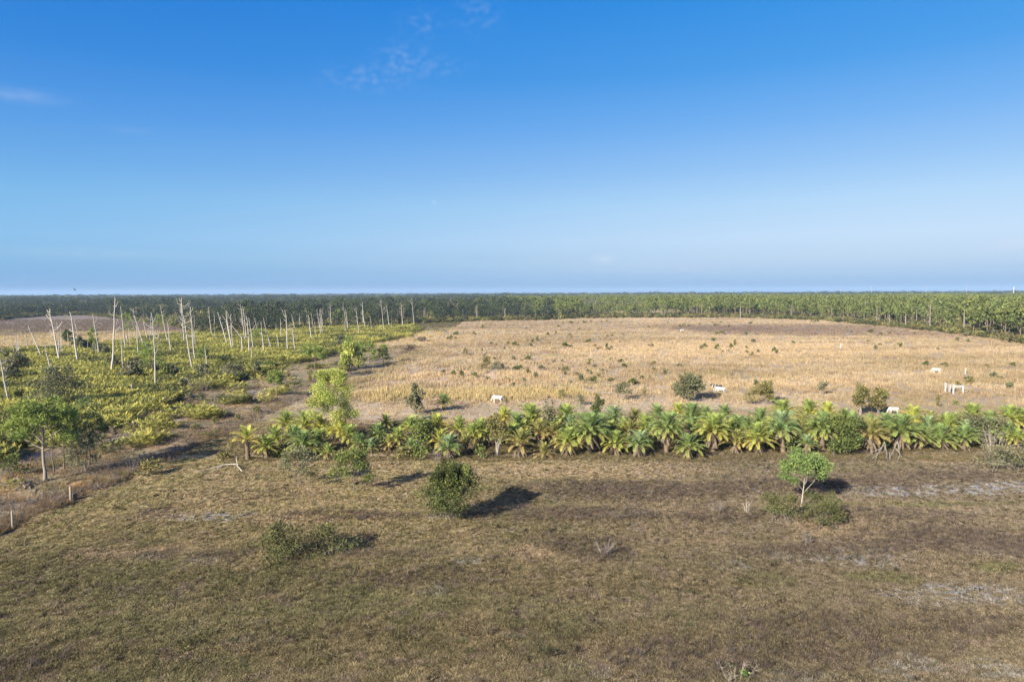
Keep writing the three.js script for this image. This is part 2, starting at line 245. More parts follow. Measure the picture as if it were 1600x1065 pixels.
function leavesIn(mb, r, blobs, o) { // leaf cards spread through ellipsoids [x, y, z, rx, ry, rz, count]
  for (const [bx, by, bz, rx, ry, rz, n] of blobs) {
    const tone = FG * (1 + (r() - 0.5) * (o.tone ?? 0.3)), bc = o.cols[Math.floor(r() * o.cols.length)];
    for (let k = 0; k < n; k++) {
      const q = randDir(r), u = Math.pow(r(), o.fill ?? 0.5), x = bx + q[0] * rx * u, y = by + q[1] * ry * u, z = bz + q[2] * rz * u; if (y < (o.floor ?? 0.03)) continue;
      const d = randDir(r), f = o.up ?? 0.3, dir = [d[0] + q[0] * 0.7, d[1] + q[1] * 0.5 + f, d[2] + q[2] * 0.7], e = randDir(r), l = o.size * (0.6 + 0.8 * r());
      const il = l / Math.hypot(...dir), w = [dir[1] * e[2] - dir[2] * e[1], dir[2] * e[0] - dir[0] * e[2], dir[0] * e[1] - dir[1] * e[0]], iw = l * (o.wide ?? 0.3) / (Math.hypot(...w) || 1);
      mb.col = jit(bc.map((c) => c * tone), r, o.jitter ?? 0.35); mb.leaf(x, y, z, dir.map((c) => c * il), w.map((c) => c * iw));
    }
  }
}
const GREENS = { scrub: [[0.09, 0.1, 0.038], [0.1, 0.095, 0.043], [0.075, 0.085, 0.033]], deep: [[0.062, 0.078, 0.024], [0.085, 0.098, 0.029], [0.05, 0.062, 0.023]], dark: [[0.065, 0.085, 0.026], [0.085, 0.105, 0.03], [0.06, 0.075, 0.028]], mid: [[0.11, 0.14, 0.04], [0.095, 0.12, 0.038], [0.135, 0.15, 0.042]], grey: [[0.12, 0.125, 0.07], [0.1, 0.11, 0.06], [0.14, 0.135, 0.08]], olive: [[0.13, 0.125, 0.045], [0.11, 0.105, 0.04], [0.155, 0.135, 0.055]], bright: [[0.25, 0.29, 0.07], [0.21, 0.25, 0.06], [0.3, 0.32, 0.09]], fresh: [[0.11, 0.16, 0.048], [0.09, 0.135, 0.042], [0.135, 0.185, 0.058]], yellow: [[0.27, 0.25, 0.055], [0.21, 0.21, 0.05], [0.15, 0.16, 0.045]], brown: [[0.16, 0.125, 0.095], [0.13, 0.1, 0.08], [0.2, 0.16, 0.115]] };
const BARK = { pale: [0.3, 0.27, 0.23], grey: [0.2, 0.175, 0.15], brown: [0.12, 0.09, 0.07], snag: [0.33, 0.31, 0.285], twig: [0.17, 0.145, 0.13] };

// ---------------------------------------------------------------- shrubs and bushes
function shrubParts(t, w, h, o) {
  const r = rng(o.seed), blobs = [], nb = o.blobs ?? 9, gap = o.gap ?? 0.1, cols = GREENS[o.col ?? 'dark'];
  const area = (o.leaves ?? 1) * 520 * clamp(w * h / 10, 0.25, 3);
  for (let k = 0; k < nb; k++) {
    const a = r() * 6.283, q = Math.sqrt(r()) * 0.38 * w, y = h * mix(gap + 0.14, 0.86, (k + 0.5) / nb), taper = o.vase ? 0.5 + 0.62 * Math.sin(Math.PI * clamp(y / h * 0.72 + 0.12)) : o.round ? Math.sqrt(Math.max(0.15, 1 - Math.pow((y / h - 0.45) / 0.6, 2))) : 1 - 0.45 * Math.pow(y / h, 2);
    const s = 0.5 + 0.55 * r(); blobs.push([Math.cos(a) * q * taper, y, Math.sin(a) * q * taper, w * 0.27 * s * (0.6 + taper * .5), h * 0.19 * s, w * 0.27 * s * (.6 + taper * .5), Math.round(area * s / nb * 2)]);
  }
  for (let k = 0; k < (o.spikes ?? 4); k++) { const a = r() * 6.283, q = r() * 0.36 * w; blobs.push([Math.cos(a) * q, h * (0.74 + 0.26 * r()), Math.sin(a) * q, w * 0.07, h * 0.13, w * 0.07, Math.round(area * 0.05)]); }
  const f = new MB(); leavesIn(f, r, blobs, { cols, size: o.leaf ?? Math.max(0.16, 0.055 * h + 0.09), wide: o.wide ?? 0.32, up: 0.35, tone: o.tone ?? 0.5, floor: 0.02, fill: o.fill });
  part(t, 'foliage', f.geo(), leafMat);
  const bc = BARK[o.bark ?? 'grey'], ns = o.stems ?? 6;
  for (let k = 0; k < ns; k++) {
    const b = new MB(); b.col = jit(bc, r, 0.25); const q = blobs[k % blobs.length], a = r() * 6.283, bx = Math.cos(a) * w * (o.foot ?? 0.1) * r(), bz = Math.sin(a) * w * (o.foot ?? 0.1) * r(), R = (o.thick ?? 0.012) * (h * 0.6 + 0.6);
    b.tube([[bx, -0.1, bz, R], [mix(bx, q[0], 0.3), h * Math.max(0.2, gap), mix(bz, q[2], 0.3), R * 0.8], [mix(bx, q[0], 0.75), q[1] * 0.75, mix(bz, q[2], 0.75), R * 0.5], [q[0], q[1] + q[4] * 0.6, q[2], R * 0.15]], 5);
    part(t, 'stem', b.geo(), woodMat);
  }
}
let seedCount = 100;
function shrub(name, label, category, px, py, wpx, hpx, o = {}) {
  const g = at(px, py), t = thing(name, label, category, g.x, height(g.x, g.z), g.z, o.group); o.seed ??= seedCount++;
  shrubParts(t, wpx * g.s, hpx * g.s, o); t.rotation.y = (o.seed * 2.4) % 6.28; return t;
}
function bareShrub(name, label, category, px, py, wpx, hpx, o = {}) { // leafless grey brush
  const g = at(px, py), t = thing(name, label, category, g.x, height(g.x, g.z), g.z, o.group), r = rng(o.seed ?? seedCount++), w = wpx * g.s, h = hpx * g.s, ns = o.stems ?? 9;
  for (let k = 0; k < ns; k++) {
    const b = new MB(), a = r() * 6.283, q = w * 0.5 * Math.sqrt(r()), ht = h * (0.6 + 0.4 * r()); b.col = jit(BARK[o.bark ?? 'twig'], r, 0.3); const bx = q * 0.4 * Math.cos(a), bz = q * 0.4 * Math.sin(a), tx = q * Math.cos(a), tz = q * Math.sin(a);
    b.tube([[bx, -0.1, bz, 0.024 * (o.fine ?? 1)], [mix(bx, tx, 0.4), ht * 0.5, mix(bz, tz, 0.4), 0.017 * (o.fine ?? 1)], [mix(bx, tx, 0.75), ht * (o.fine ? 0.95 : 0.78), mix(bz, tz, 0.75), 0.012 * (o.fine ?? 1)], [tx, ht * (o.fine ? 0.82 : 1), tz, 0.008 * (o.fine ?? 1)]], 4);
    for (let j = 0; j < (o.twigs ?? 16); j++) { const f = 0.2 + 0.75 * r(), x = mix(bx, tx, f), y = ht * f, z = mix(bz, tz, f), d = randDir(r), l = (0.25 + 0.5 * r()) * h * 0.4; b.tube([[x, y, z, 0.014], [x + d[0] * l, y + Math.abs(d[1]) * l * 0.8 + 0.05, z + d[2] * l, 0.004]], 3); }
    part(t, 'stem', b.geo(), woodMat);
  }
  if (o.leaves) { const f = new MB(); const bl = []; for (let k = 0; k < 7; k++) bl.push([(r() - .5) * w * .7, h * (.3 + .5 * r()), (r() - .5) * w * .7, w * .22, h * .2, w * .22, o.leaves]); leavesIn(f, r, bl, { cols: GREENS[o.col ?? 'grey'], size: 0.2, wide: 0.25 }); part(t, 'foliage', f.geo(), leafMat); }
  return t;
}

// ---------------------------------------------------------------- trees with a trunk
function branching(t, r, h, o) { // trunk and limbs; returns limb ends
  const ends = [], bc = BARK[o.bark ?? 'grey'], R = o.radius ?? h * 0.018, fork = o.fork ?? 0.4, sway = (k) => (r() - 0.5) * k;
  const tr = new MB(); tr.col = bc; const pts = []; const n = 7, topF = o.trunkTop ?? 0.85; let x = 0, z = 0;
  for (let k = 0; k <= n; k++) { const f = k / n; pts.push([x + (o.leanX ?? 0) * f, h * topF * f - (k ? 0 : 0.15), z, R * (1 - 0.75 * f) * (k ? 1 : 1.35)]); x += sway(h * 0.025); z += sway(h * 0.025); }
  tr.tube(pts, 7); part(t, 'trunk', tr.geo(), woodMat); ends.push(pts[n]);
  for (let k = 0; k < (o.limbs ?? 7); k++) {
    const f = mix(fork / topF, 0.95, (k + 0.3) / (o.limbs ?? 7)), i = Math.min(n - 1, Math.floor(f * n)), p = pts[i], q = pts[i + 1], ff = f * n - i, a = k * 2.4 + r(), L = (o.reach ?? 0.25) * h * (1.15 - 0.55 * f) * (0.75 + 0.5 * r());
    const s = [mix(p[0], q[0], ff), mix(p[1], q[1], ff), mix(p[2], q[2], ff)], rise = o.rise ?? 0.6, e = [s[0] + Math.cos(a) * L, s[1] + rise * L * (0.7 + 0.6 * r()), s[2] + Math.sin(a) * L], rr = mix(p[3], q[3], ff) * 0.55;
    const b = new MB(); b.col = jit(bc, r, 0.15); b.tube([[...s, rr], [mix(s[0], e[0], 0.5), mix(s[1], e[1], 0.42) , mix(s[2], e[2], 0.5), rr * 0.6], [...e, rr * 0.2]], 5); part(t, 'limb', b.geo(), woodMat); ends.push(e);
  }
  return ends;
}
function leafyTree(name, label, px, py, wpx, hpx, o = {}) {
  const g = at(px, py), t = thing(name, label, 'tree', g.x, height(g.x, g.z), g.z, o.group), r = rng(o.seed ?? seedCount++), w = wpx * g.s, h = hpx * g.s;
  const ends = branching(t, r, h, { reach: 0.36 * w / h, ...o }), f = new MB(), blobs = [], n = o.leaves ?? 2600, per = n / (ends.length * 2);
  for (const e of ends) for (let k = 0; k < 2; k++) blobs.push([e[0] + (r() - 0.5) * w * 0.2, Math.min(h * 0.92, e[1] + (r() - 0.4) * h * 0.1), e[2] + (r() - 0.5) * w * 0.2, w * 0.2, h * (o.blobH ?? 0.09), w * 0.2, Math.round(per * (0.6 + 0.8 * r()))]);
  if (o.extra) for (const [fx, fy, s] of o.extra) blobs.push([fx * w, fy * h, (r() - 0.5) * w * 0.3, w * 0.22 * s, h * 0.09 * s, w * 0.22 * s, Math.round(per * 1.4 * s)]);
  leavesIn(f, r, blobs, { cols: GREENS[o.col ?? 'mid'], size: o.leaf ?? 0.3, wide: o.wide ?? 0.3, up: o.up ?? 0.2, tone: 0.45 });
  part(t, 'crown', f.geo(), leafMat); return t;
}
function needleTuft(mb, r, x, y, z, s, n, cols) { // needles standing out round a shoot
  const c = cols[Math.floor(r() * cols.length)].map((v) => v * FG * 1.1);
  for (let k = 0; k < n; k++) { const d = randDir(r), l = s * (0.7 + 0.6 * r()), e = randDir(r), q = 0.1 * s; mb.col = jit(c, r, 0.3); const u = [d[0] * l, (d[1] * 0.8 + 0.25) * l, d[2] * l]; mb.leaf(x, y, z, u, [e[0] * q, e[1] * q, e[2] * q]); }
}
const PINE = [[0.13, 0.175, 0.042], [0.105, 0.145, 0.04], [0.16, 0.195, 0.05]];
function pineTree(name, label, px, py, wpx, hpx, o = {}) {
  const g = at(px, py), t = thing(name, label, 'tree', g.x, height(g.x, g.z), g.z, o.group), r = rng(o.seed ?? seedCount++), w = wpx * g.s, h = hpx * g.s;
  const ends = branching(t, r, h, { reach: 0.42 * w / h, rise: 0.35, bark: 'brown', trunkTop: 0.93, limbs: 12, ...o }), f = new MB(), tufts = o.tufts ?? 130, s = o.needle ?? 0.45;
  for (let k = 0; k < tufts; k++) { const e = ends[k % ends.length], d = randDir(r), q = w * (o.puff ?? 0.13); needleTuft(f, r, e[0] + d[0] * q, e[1] + d[1] * q * 0.55 + 0.04 * h, e[2] + d[2] * q, s, o.per ?? 14, o.cols ?? PINE); }
  part(t, 'crown', f.geo(), leafMat); return t;
}

// ---------------------------------------------------------------- date palms
const FROND_COLS = { blue: [[0.15, 0.21, 0.12], [0.13, 0.19, 0.075], [0.2, 0.21, 0.06]], green: [[0.12, 0.175, 0.07], [0.14, 0.185, 0.06], [0.21, 0.2, 0.06]], lime: [[0.165, 0.215, 0.065], [0.21, 0.235, 0.06], [0.28, 0.24, 0.065]], yellow: [[0.25, 0.28, 0.07], [0.3, 0.28, 0.06], [0.33, 0.255, 0.07]], olive: [[0.17, 0.175, 0.065], [0.2, 0.18, 0.07], [0.28, 0.19, 0.085]] };
const frondCache = new Map();
function frondGeo(kind, age, v) { // a feather leaf leaving the origin along +x and arching over
  const key = kind + age + '_' + v; if (frondCache.has(key)) return frondCache.get(key);
  const r = rng(7 + v * 31 + age * 131), mb = new MB(), [e0, droop] = [[80, 30], [66, 52], [48, 68], [30, 68], [12, 58], [-40, 34]][age], L = 1 * (age === 0 ? 0.85 : age === 5 ? 0.8 : 1), n = 13;
  const pts = []; let x = 0, y = 0; for (let k = 0; k <= n; k++) { const f = k / n, a = (e0 - droop * f * f * 1.15 + (r() - 0.5) * 3) * Math.PI / 180; pts.push([x, y, 0.03 * Math.sin(f * 3 + v), a]); x += Math.cos(a) * L / n; y += Math.sin(a) * L / n; }
  const dead = kind === 'dead', cols = dead ? null : FROND_COLS[kind], base0 = dead ? [0.21, 0.17, 0.125] : age < 2 ? cols[0] : age < 4 ? cols[1] : cols[2].map((v, q) => mix(v, cols[1][q], 0.45)), base = base0.map((v, q) => v * (dead ? 1 : q === 2 ? 1.2 : 1.42));
  mb.col = dead ? [0.3, 0.24, 0.18] : [base[0] * 1.35, base[1] * 1.2, base[2] * 1.2];
  mb.tube(pts.filter((_, k) => k % 3 === 0 || k === n).map((p, k, a) => [p[0], p[1], p[2], 0.016 * (1 - 0.8 * k / (a.length - 1))]), 3);
  for (let k = 2; k <= n; k++) for (const s of [-1, 1]) for (let q = 0; q < 3; q++) {
    const f = (k - q / 3) / n, p = pts[k], o = pts[k - 1], m = q / 3, bx = mix(p[0], o[0], m), by = mix(p[1], o[1], m), bz = mix(p[2], o[2], m), l = (dead ? 0.15 : 0.21) * Math.pow(Math.sin(Math.PI * (0.12 + 0.83 * f)), 0.7) * (0.85 + 0.3 * r()), a = p[3];
    const fw = 0.85 + 0.4 * r(), lift = dead ? -0.5 : 0.45 - 0.5 * f + (r() - 0.5) * 0.3, dx = Math.cos(a) * fw - Math.sin(a) * lift, dy = Math.sin(a) * fw + Math.cos(a) * lift, dz = s * 0.8, il = l / Math.hypot(dx, dy, dz), w = 0.017;
    mb.col = jit(base, r, 0.22); mb.leaf(bx, by, bz, [dx * il, dy * il, dz * il], [Math.cos(a) * w, Math.sin(a) * w, 0]);
  }
  const g = mb.geo(); frondCache.set(key, g); return g;
}
const palmTrunks = [0, 1, 2].map((v) => { // trunk of unit height, rough with old leaf bases
  const r = rng(900 + v), mb = new MB(); mb.col = [0.17, 0.125, 0.085]; mb.tube([[0, -0.1, 0, 0.3], [0, 0.08, 0, 0.26], [0, 0.5, 0, 0.22], [0, 0.85, 0, 0.26], [0, 1, 0, 0.2]], 8);
  for (let k = 0; k < 90; k++) { const a = k * 2.4, y = 0.05 + 0.95 * k / 90, R = 0.2, l = 0.1 + 0.12 * r(); mb.col = jit([0.2, 0.15, 0.105], r, 0.4); mb.leaf(Math.cos(a) * R, y, Math.sin(a) * R, [Math.cos(a) * l, 0.09, Math.sin(a) * l], [-Math.sin(a) * 0.06, 0, Math.cos(a) * 0.06]); }
  return mb.geo();
});
const ORD = ['first', 'second', 'third', 'fourth', 'fifth', 'sixth', 'seventh', 'eighth', 'ninth', 'tenth', 'eleventh', 'twelfth', 'thirteenth', 'fourteenth', 'fifteenth', 'sixteenth', 'seventeenth', 'eighteenth', 'nineteenth'];
const ordinal = (n) => { if (n <= 19) return ORD[n - 1]; const tens = ['', '', 'twent', 'thirt', 'fort', 'fift', 'sixt', 'sevent', 'eight', 'ninet'][Math.floor(n / 10)], u = n % 10; return u ? `${tens}y-${ORD[u - 1]}` : `${tens}ieth`; };
function palm(label, px, py, top, kind, o = {}) {
  const g = at(px, py), r = rng(Math.round(px * 13 + py)), t = thing('date_palm', label, 'palm', g.x, height(g.x, g.z), g.z), total = (py - top) * g.s, L = clamp(total * 0.46 + 0.58, 1.7, 3.3) * (0.86 + 0.26 * r()), th = Math.max(0.4, total - L * 0.8);
  t.rotation.y = r() * 6.28; t.rotation.z = (r() - 0.5) * 0.16; const tr = part(t, 'trunk', palmTrunks[Math.floor(r() * 3)], woodMat); const tw = clamp(0.55 + th * 0.22, 0.7, 1.25); tr.scale.set(tw, th, tw);
  const n = Math.round((o.n ?? 34) * 1.6), gold = 2.39996; let a = r() * 6;
  for (let k = 0; k < n; k++) { const f = k / (n - 1), age = Math.min(4, Math.floor(Math.pow(f, 0.95) * 4.8)), m = part(t, 'frond', frondGeo(kind, age, Math.floor(r() * 2)), frondMat); a += gold; m.rotation.y = a + (r() - 0.5) * 0.3; m.rotation.x = (r() - 0.5) * 0.25; const s = L * (0.88 + 0.22 * r()); m.scale.set(s, s, s); m.position.y = th - 0.12 - 0.22 * f; }
  for (let k = 0; k < (o.dead ?? 9); k++) { const m = part(t, 'dead_frond', frondGeo('dead', r() < 0.35 ? 4 : 5, Math.floor(r() * 2)), dryMat); a += gold; m.rotation.y = a; m.rotation.x = (r() - 0.5) * 0.3; const s = L * (0.72 + 0.25 * r()); m.scale.set(s, s, s); m.position.y = th - 0.4; }
  return t;
}
const frontRow = [[387, 718, 662, 'yellow', 12, 2], [415, 715, 676, 'lime', 30, 8], [476, 712, 667, 'green', 38, 8], [511, 718, 690, 'lime', 16, 4], [545, 698, 662, 'lime', 26, 5], [580, 708, 682, 'blue', 12, 5], [608, 704, 678, 'olive', 18, 5], [701, 716, 676, 'blue', 26, 16], [728, 708, 676, 'olive', 20, 8], [813, 713, 664, 'olive', 18, 9], [849, 716, 690, 'olive', 12, 5], [888, 713, 666, 'lime', 30, 12], [922, 709, 640, 'green', 46, 12], [963, 711, 668, 'lime', 26, 10], [998, 713, 670, 'blue', 26, 14], [1041, 707, 641, 'green', 44, 10], [1078, 714, 670, 'green', 26, 12], [1114, 705, 644, 'lime', 38, 12], [1149, 707, 667, 'olive', 24, 10], [1184, 709, 659, 'lime', 30, 14], [1224, 706, 640, 'blue', 40, 12], [1260, 712, 678, 'blue', 18, 12], [1287, 703, 643, 'green', 42, 12], [1362, 706, 650, 'olive', 28, 14], [1410, 703, 645, 'green', 40, 16], [1438, 702, 662, 'green', 26, 12], [1472, 702, 661, 'green', 30, 12], [1507, 702, 661, 'green', 30, 12], [1588, 703, 668, 'lime', 30, 10]];
const backRow = [[446, 681, 639, 'lime', 24, 4], [476, 684, 640, 'lime', 24, 4], [502, 684, 648, 'yellow', 22, 6], [602, 675, 644, 'lime', 24, 5], [640, 694, 648, 'lime', 24, 5], [683, 692, 643, 'yellow', 24, 6], [686, 704, 668, 'yellow', 14, 4], [717, 694, 650, 'lime', 22, 10], [693, 641, 613, 'green', 26, 2], [752, 697, 652, 'lime', 24, 8], [786, 674, 632, 'yellow', 24, 4], [831, 686, 630, 'lime', 36, 8], [868, 690, 650, 'green', 24, 6], [888, 688, 631, 'lime', 34, 8], [940, 690, 646, 'green', 24, 6], [961, 684, 632, 'blue', 28, 6], [976, 693, 652, 'lime', 24, 6], [992, 676, 636, 'olive', 26, 6], [1007, 692, 646, 'lime', 28, 6], [1027, 669, 630, 'green', 26, 4], [1061, 664, 627, 'yellow', 26, 4], [1082, 683, 628, 'green', 40, 8], [1104, 668, 631, 'green', 26, 4], [1132, 672, 630, 'green', 26, 6], [1152, 693, 645, 'green', 26, 8], [1187, 684, 636, 'green', 28, 6], [1205, 690, 650, 'yellow', 20, 8], [1224, 675, 621, 'lime', 36, 6], [1254, 688, 644, 'olive', 20, 6], [1263, 668, 623, 'lime', 30, 4], [1291, 671, 625, 'yellow', 28, 4], [1322, 680, 636, 'green', 26, 6], [1385, 690, 645, 'green', 26, 8], [1425, 676, 632, 'yellow', 28, 5], [1452, 679, 640, 'olive', 24, 6], [1495, 684, 643, 'lime', 28, 8], [1521, 680, 629, 'lime', 34, 6], [1548, 680, 640, 'green', 26, 6], [1578, 684, 632, 'lime', 34, 8], [1599, 680, 634, 'lime', 30, 6]];
{ const r = rng(31); for (let k = 0; k < 26; k++) { const px = 806 + k * 30.6 + (r() - 0.5) * 16, py = 690 + r() * 10, kinds = ['green', 'green', 'olive', 'lime', 'blue']; backRow.push([Math.round(px), Math.round(py), Math.round(py - 34 - 18 * r()), kinds[Math.floor(r() * 5)], 20 + Math.floor(r() * 8), 6]); } for (const [px, py, top, kd] of [[430, 700, 664, 'lime'], [460, 700, 662, 'green'], [498, 704, 668, 'lime'], [532, 690, 652, 'yellow'], [562, 704, 674, 'green'], [592, 690, 660, 'green'], [622, 702, 666, 'lime'], [640, 712, 682, 'green'], [668, 696, 655, 'lime'], [740, 700, 660, 'lime'], [770, 696, 655, 'green'], [802, 700, 660, 'lime']]) backRow.push([px, py, top, kd, 24, 7]); }
const tone = { yellow: 'yellow', lime: 'yellow-green', green: 'green', blue: 'bluish green', olive: 'dull olive' };
for (const [row, word] of [[frontRow, 'front'], [backRow, 'rear']]) [...row].sort((a, b) => a[0] - b[0]).forEach(([px, py, top, kind, n, dead], k) => {
  const size = py - top > 56 ? 'tall ' : py - top < 36 ? 'small ' : '', look = dead > 11 ? ' over dead skirt' : n < 19 ? ' of few fronds' : '';
  palm(`${size}date palm, ${tone[kind]} crown${look}, ${ordinal(k + 1)} from left in ${word} palm row`, px, py, top, kind, { n, dead });
});

// ---------------------------------------------------------------- shrubs and trees of the pasture
leafyTree('white_stemmed_tree', 'small fresh green tree with white forked stem standing alone in low scrub', 1252, 792, 66, 86, { bark: 'pale', col: 'fresh', limbs: 9, fork: 0.24, trunkTop: 0.72, rise: 1.2, reach: 0.3, leaves: 5600, leaf: 0.16, radius: 0.075, blobH: 0.13, leanX: 0.15, extra: [[-0.38, 0.56, 0.8], [0.4, 0.6, 0.8], [-0.12, 0.92, 0.8], [0.1, 0.84, 0.9], [-0.28, 0.76, 0.8], [0.32, 0.72, 0.7], [0.44, 0.66, 0.5], [-0.2, 0.5, 0.6]], seed: 11 });
shrub('large_bush', 'large dense dark green bush on many pale stems in the open pasture', 'bush', 706, 815, 84, 80, { vase: true, gap: 0.1, stems: 16, bark: 'pale', blobs: 40, leaves: 3.4, foot: 0.34, tone: 0.9, fill: 0.7, leaf: 0.17, wide: 0.36, col: 'deep', spikes: 60, seed: 3, thick: 0.006 });
shrub('low_scrub', 'wide low wispy green scrub in the grass before the large bush', 'bush', 442, 872, 100, 50, { gap: 0.02, blobs: 18, leaves: 3.2, col: 'scrub', leaf: 0.2, wide: 0.18, stems: 8, bark: 'brown', foot: 0.4, seed: 4 });
shrub('low_scrub', 'thin wispy olive scrub joined to the wide low scrub', 'bush', 512, 864, 90, 44, { gap: 0.02, blobs: 14, leaves: 2.4, col: 'scrub', leaf: 0.2, wide: 0.18, stems: 9, bark: 'pale', foot: 0.4, seed: 5 });
shrub('low_scrub', 'low olive scrub at the left foot of the white-stemmed tree', 'bush', 1222, 814, 70, 42, { gap: 0.03, blobs: 20, leaves: 3.6, col: 'scrub', leaf: 0.18, wide: 0.17, stems: 16, foot: 0.4, bark: 'twig', seed: 6 });
shrub('low_scrub', 'low green scrub at the right foot of the white-stemmed tree', 'bush', 1286, 820, 74, 50, { gap: 0.03, blobs: 24, leaves: 4.2, col: 'scrub', leaf: 0.18, wide: 0.18, stems: 20, foot: 0.4, bark: 'twig', seed: 7 });
leafyTree('sapling', 'thin grey-green sapling below the green palm in the grass', 467, 760, 44, 62, { bark: 'twig', col: 'grey', limbs: 14, fork: 0.1, leaves: 2400, leaf: 0.2, wide: 0.24, radius: 0.04, rise: 0.8, reach: 0.34, seed: 8 });
leafyTree('sapling', 'light green sapling with long shadow beside the grey-green sapling', 552, 770, 44, 70, { bark: 'twig', col: 'mid', limbs: 15, fork: 0.08, leaves: 3200, leaf: 0.2, wide: 0.26, radius: 0.04, rise: 0.8, reach: 0.34, seed: 9 });
leafyTree('tall_willow', 'tall narrow bright yellow-green tree rising over the palms', 519, 686, 58, 112, { bark: 'grey', col: 'bright', limbs: 22, fork: 0.1, trunkTop: 0.94, rise: 0.8, reach: 0.22, leaves: 19000, leaf: 0.17, wide: 0.27, radius: 0.1, blobH: 0.075, up: -0.1, seed: 10, extra: [[0.25, 0.35, 0.9], [-0.2, 0.4, 0.9], [0.1, 0.22, 1], [-0.15, 0.18, 0.9], [0.2, 0.15, 0.8], [0, 0.12, 0.7], [0.35, 0.5, 0.8], [-0.25, 0.6, 1], [0.2, 0.7, 1], [-0.1, 0.85, 1]] });
shrub('shrub', 'green shrub crowded against palms just behind the blue-green palm', 'bush', 656, 703, 46, 50, { col: 'mid', blobs: 12, leaves: 1.2, leaf: 0.26, seed: 21 });
shrub('shrub', 'small green shrub before the palms beside a grey brush heap', 'bush', 660, 718, 40, 24, { col: 'mid', leaves: 0.8, leaf: 0.24, seed: 22 });
bareShrub('brush_heap', 'heap of grey dead brush at the foot of the blue-green palm', 'brush', 684, 724, 34, 20, { bark: 'twig', stems: 10 });
shrub('shrub', 'olive shrub with bare white stems between two yellow palms', 'bush', 776, 710, 48, 64, { col: 'olive', gap: 0.34, stems: 7, bark: 'pale', blobs: 12, leaves: 1.1, leaf: 0.24, seed: 23 });
shrub('shrub', 'low dark green shrub touching the white-stemmed olive shrub', 'bush', 750, 714, 26, 22, { col: 'mid', leaves: 0.7, leaf: 0.24, seed: 24 });
shrub('shrub', 'grey-green shrub between two yellow-green palms of the rear row', 'bush', 860, 690, 36, 60, { col: 'grey', blobs: 10, leaves: 0.9, leaf: 0.26, seed: 25 });
shrub('shrub', 'dark green shrub poking up behind the tall front palm', 'bush', 934, 668, 30, 50, { col: 'dark', blobs: 8, leaves: 1, leaf: 0.28, seed: 26 });
bareShrub('shrub', 'pale twiggy shrub behind the palms beside a dark green shrub', 'bush', 907, 662, 28, 44, { bark: 'pale', leaves: 40, col: 'grey', stems: 7 });
shrub('shrub', 'large dark green shrub filling a gap in the front palm row', 'bush', 1322, 708, 60, 62, { col: 'dark', blobs: 14, leaves: 1.8, leaf: 0.3, seed: 27 });
shrub('shrub', 'small bright green shrub under the olive palm near dead roots', 'bush', 1382, 706, 18, 30, { col: 'mid', leaves: 0.8, leaf: 0.24, seed: 28 });
shrub('shrub', 'low dark shrub under the palms behind the white-stemmed tree', 'bush', 1238, 710, 26, 26, { col: 'dark', leaves: 0.9, leaf: 0.24, seed: 29 });
shrub('shrub', 'dark green vine-covered mound among palms near the gap shrub', 'bush', 1303, 713, 24, 28, { col: 'dark', leaves: 1, leaf: 0.24, seed: 30 });
shrub('shrub', 'tall olive shrub behind the palms, thinner of a pair', 'bush', 1345, 648, 32, 46, { col: 'olive', gap: 0.25, bark: 'pale', blobs: 9, leaves: 0.9, leaf: 0.3, seed: 31 });
shrub('shrub', 'tall dark olive shrub behind the palms, fuller of a pair', 'bush', 1374, 648, 36, 43, { col: 'olive', blobs: 10, leaves: 1.1, leaf: 0.3, seed: 32 });
shrub('shrub', 'green shrub between palms near the yellow rear palm', 'bush', 1446, 684, 24, 32, { col: 'dark', leaves: 0.9, leaf: 0.26, seed: 33 });
shrub('grey_shrub', 'wide grey-green shrub around the dead grey tree by the palms', 'bush', 1538, 697, 84, 52, { col: 'grey', blobs: 14, leaves: 1.1, leaf: 0.26, wide: 0.22, bark: 'pale', stems: 8, seed: 34 });
bareShrub('dead_tree', 'bare dead tree with pale grey forked limbs among the palms', 'dead tree', 1552, 706, 34, 48, { bark: 'pale', stems: 8, twigs: 12, seed: 35 });
shrub('thicket', 'dark grey-green thicket at pasture edge below the dead grey tree', 'bush', 1580, 732, 96, 40, { col: 'grey', blobs: 16, leaves: 1.2, leaf: 0.24, wide: 0.2, bark: 'pale', stems: 12, foot: 0.45, gap: 0.2, seed: 36 });
bareShrub('thicket', 'sparse grey twigs fringing the dark thicket at the pasture edge', 'brush', 1562, 726, 60, 30, { bark: 'twig', stems: 12, seed: 37 });
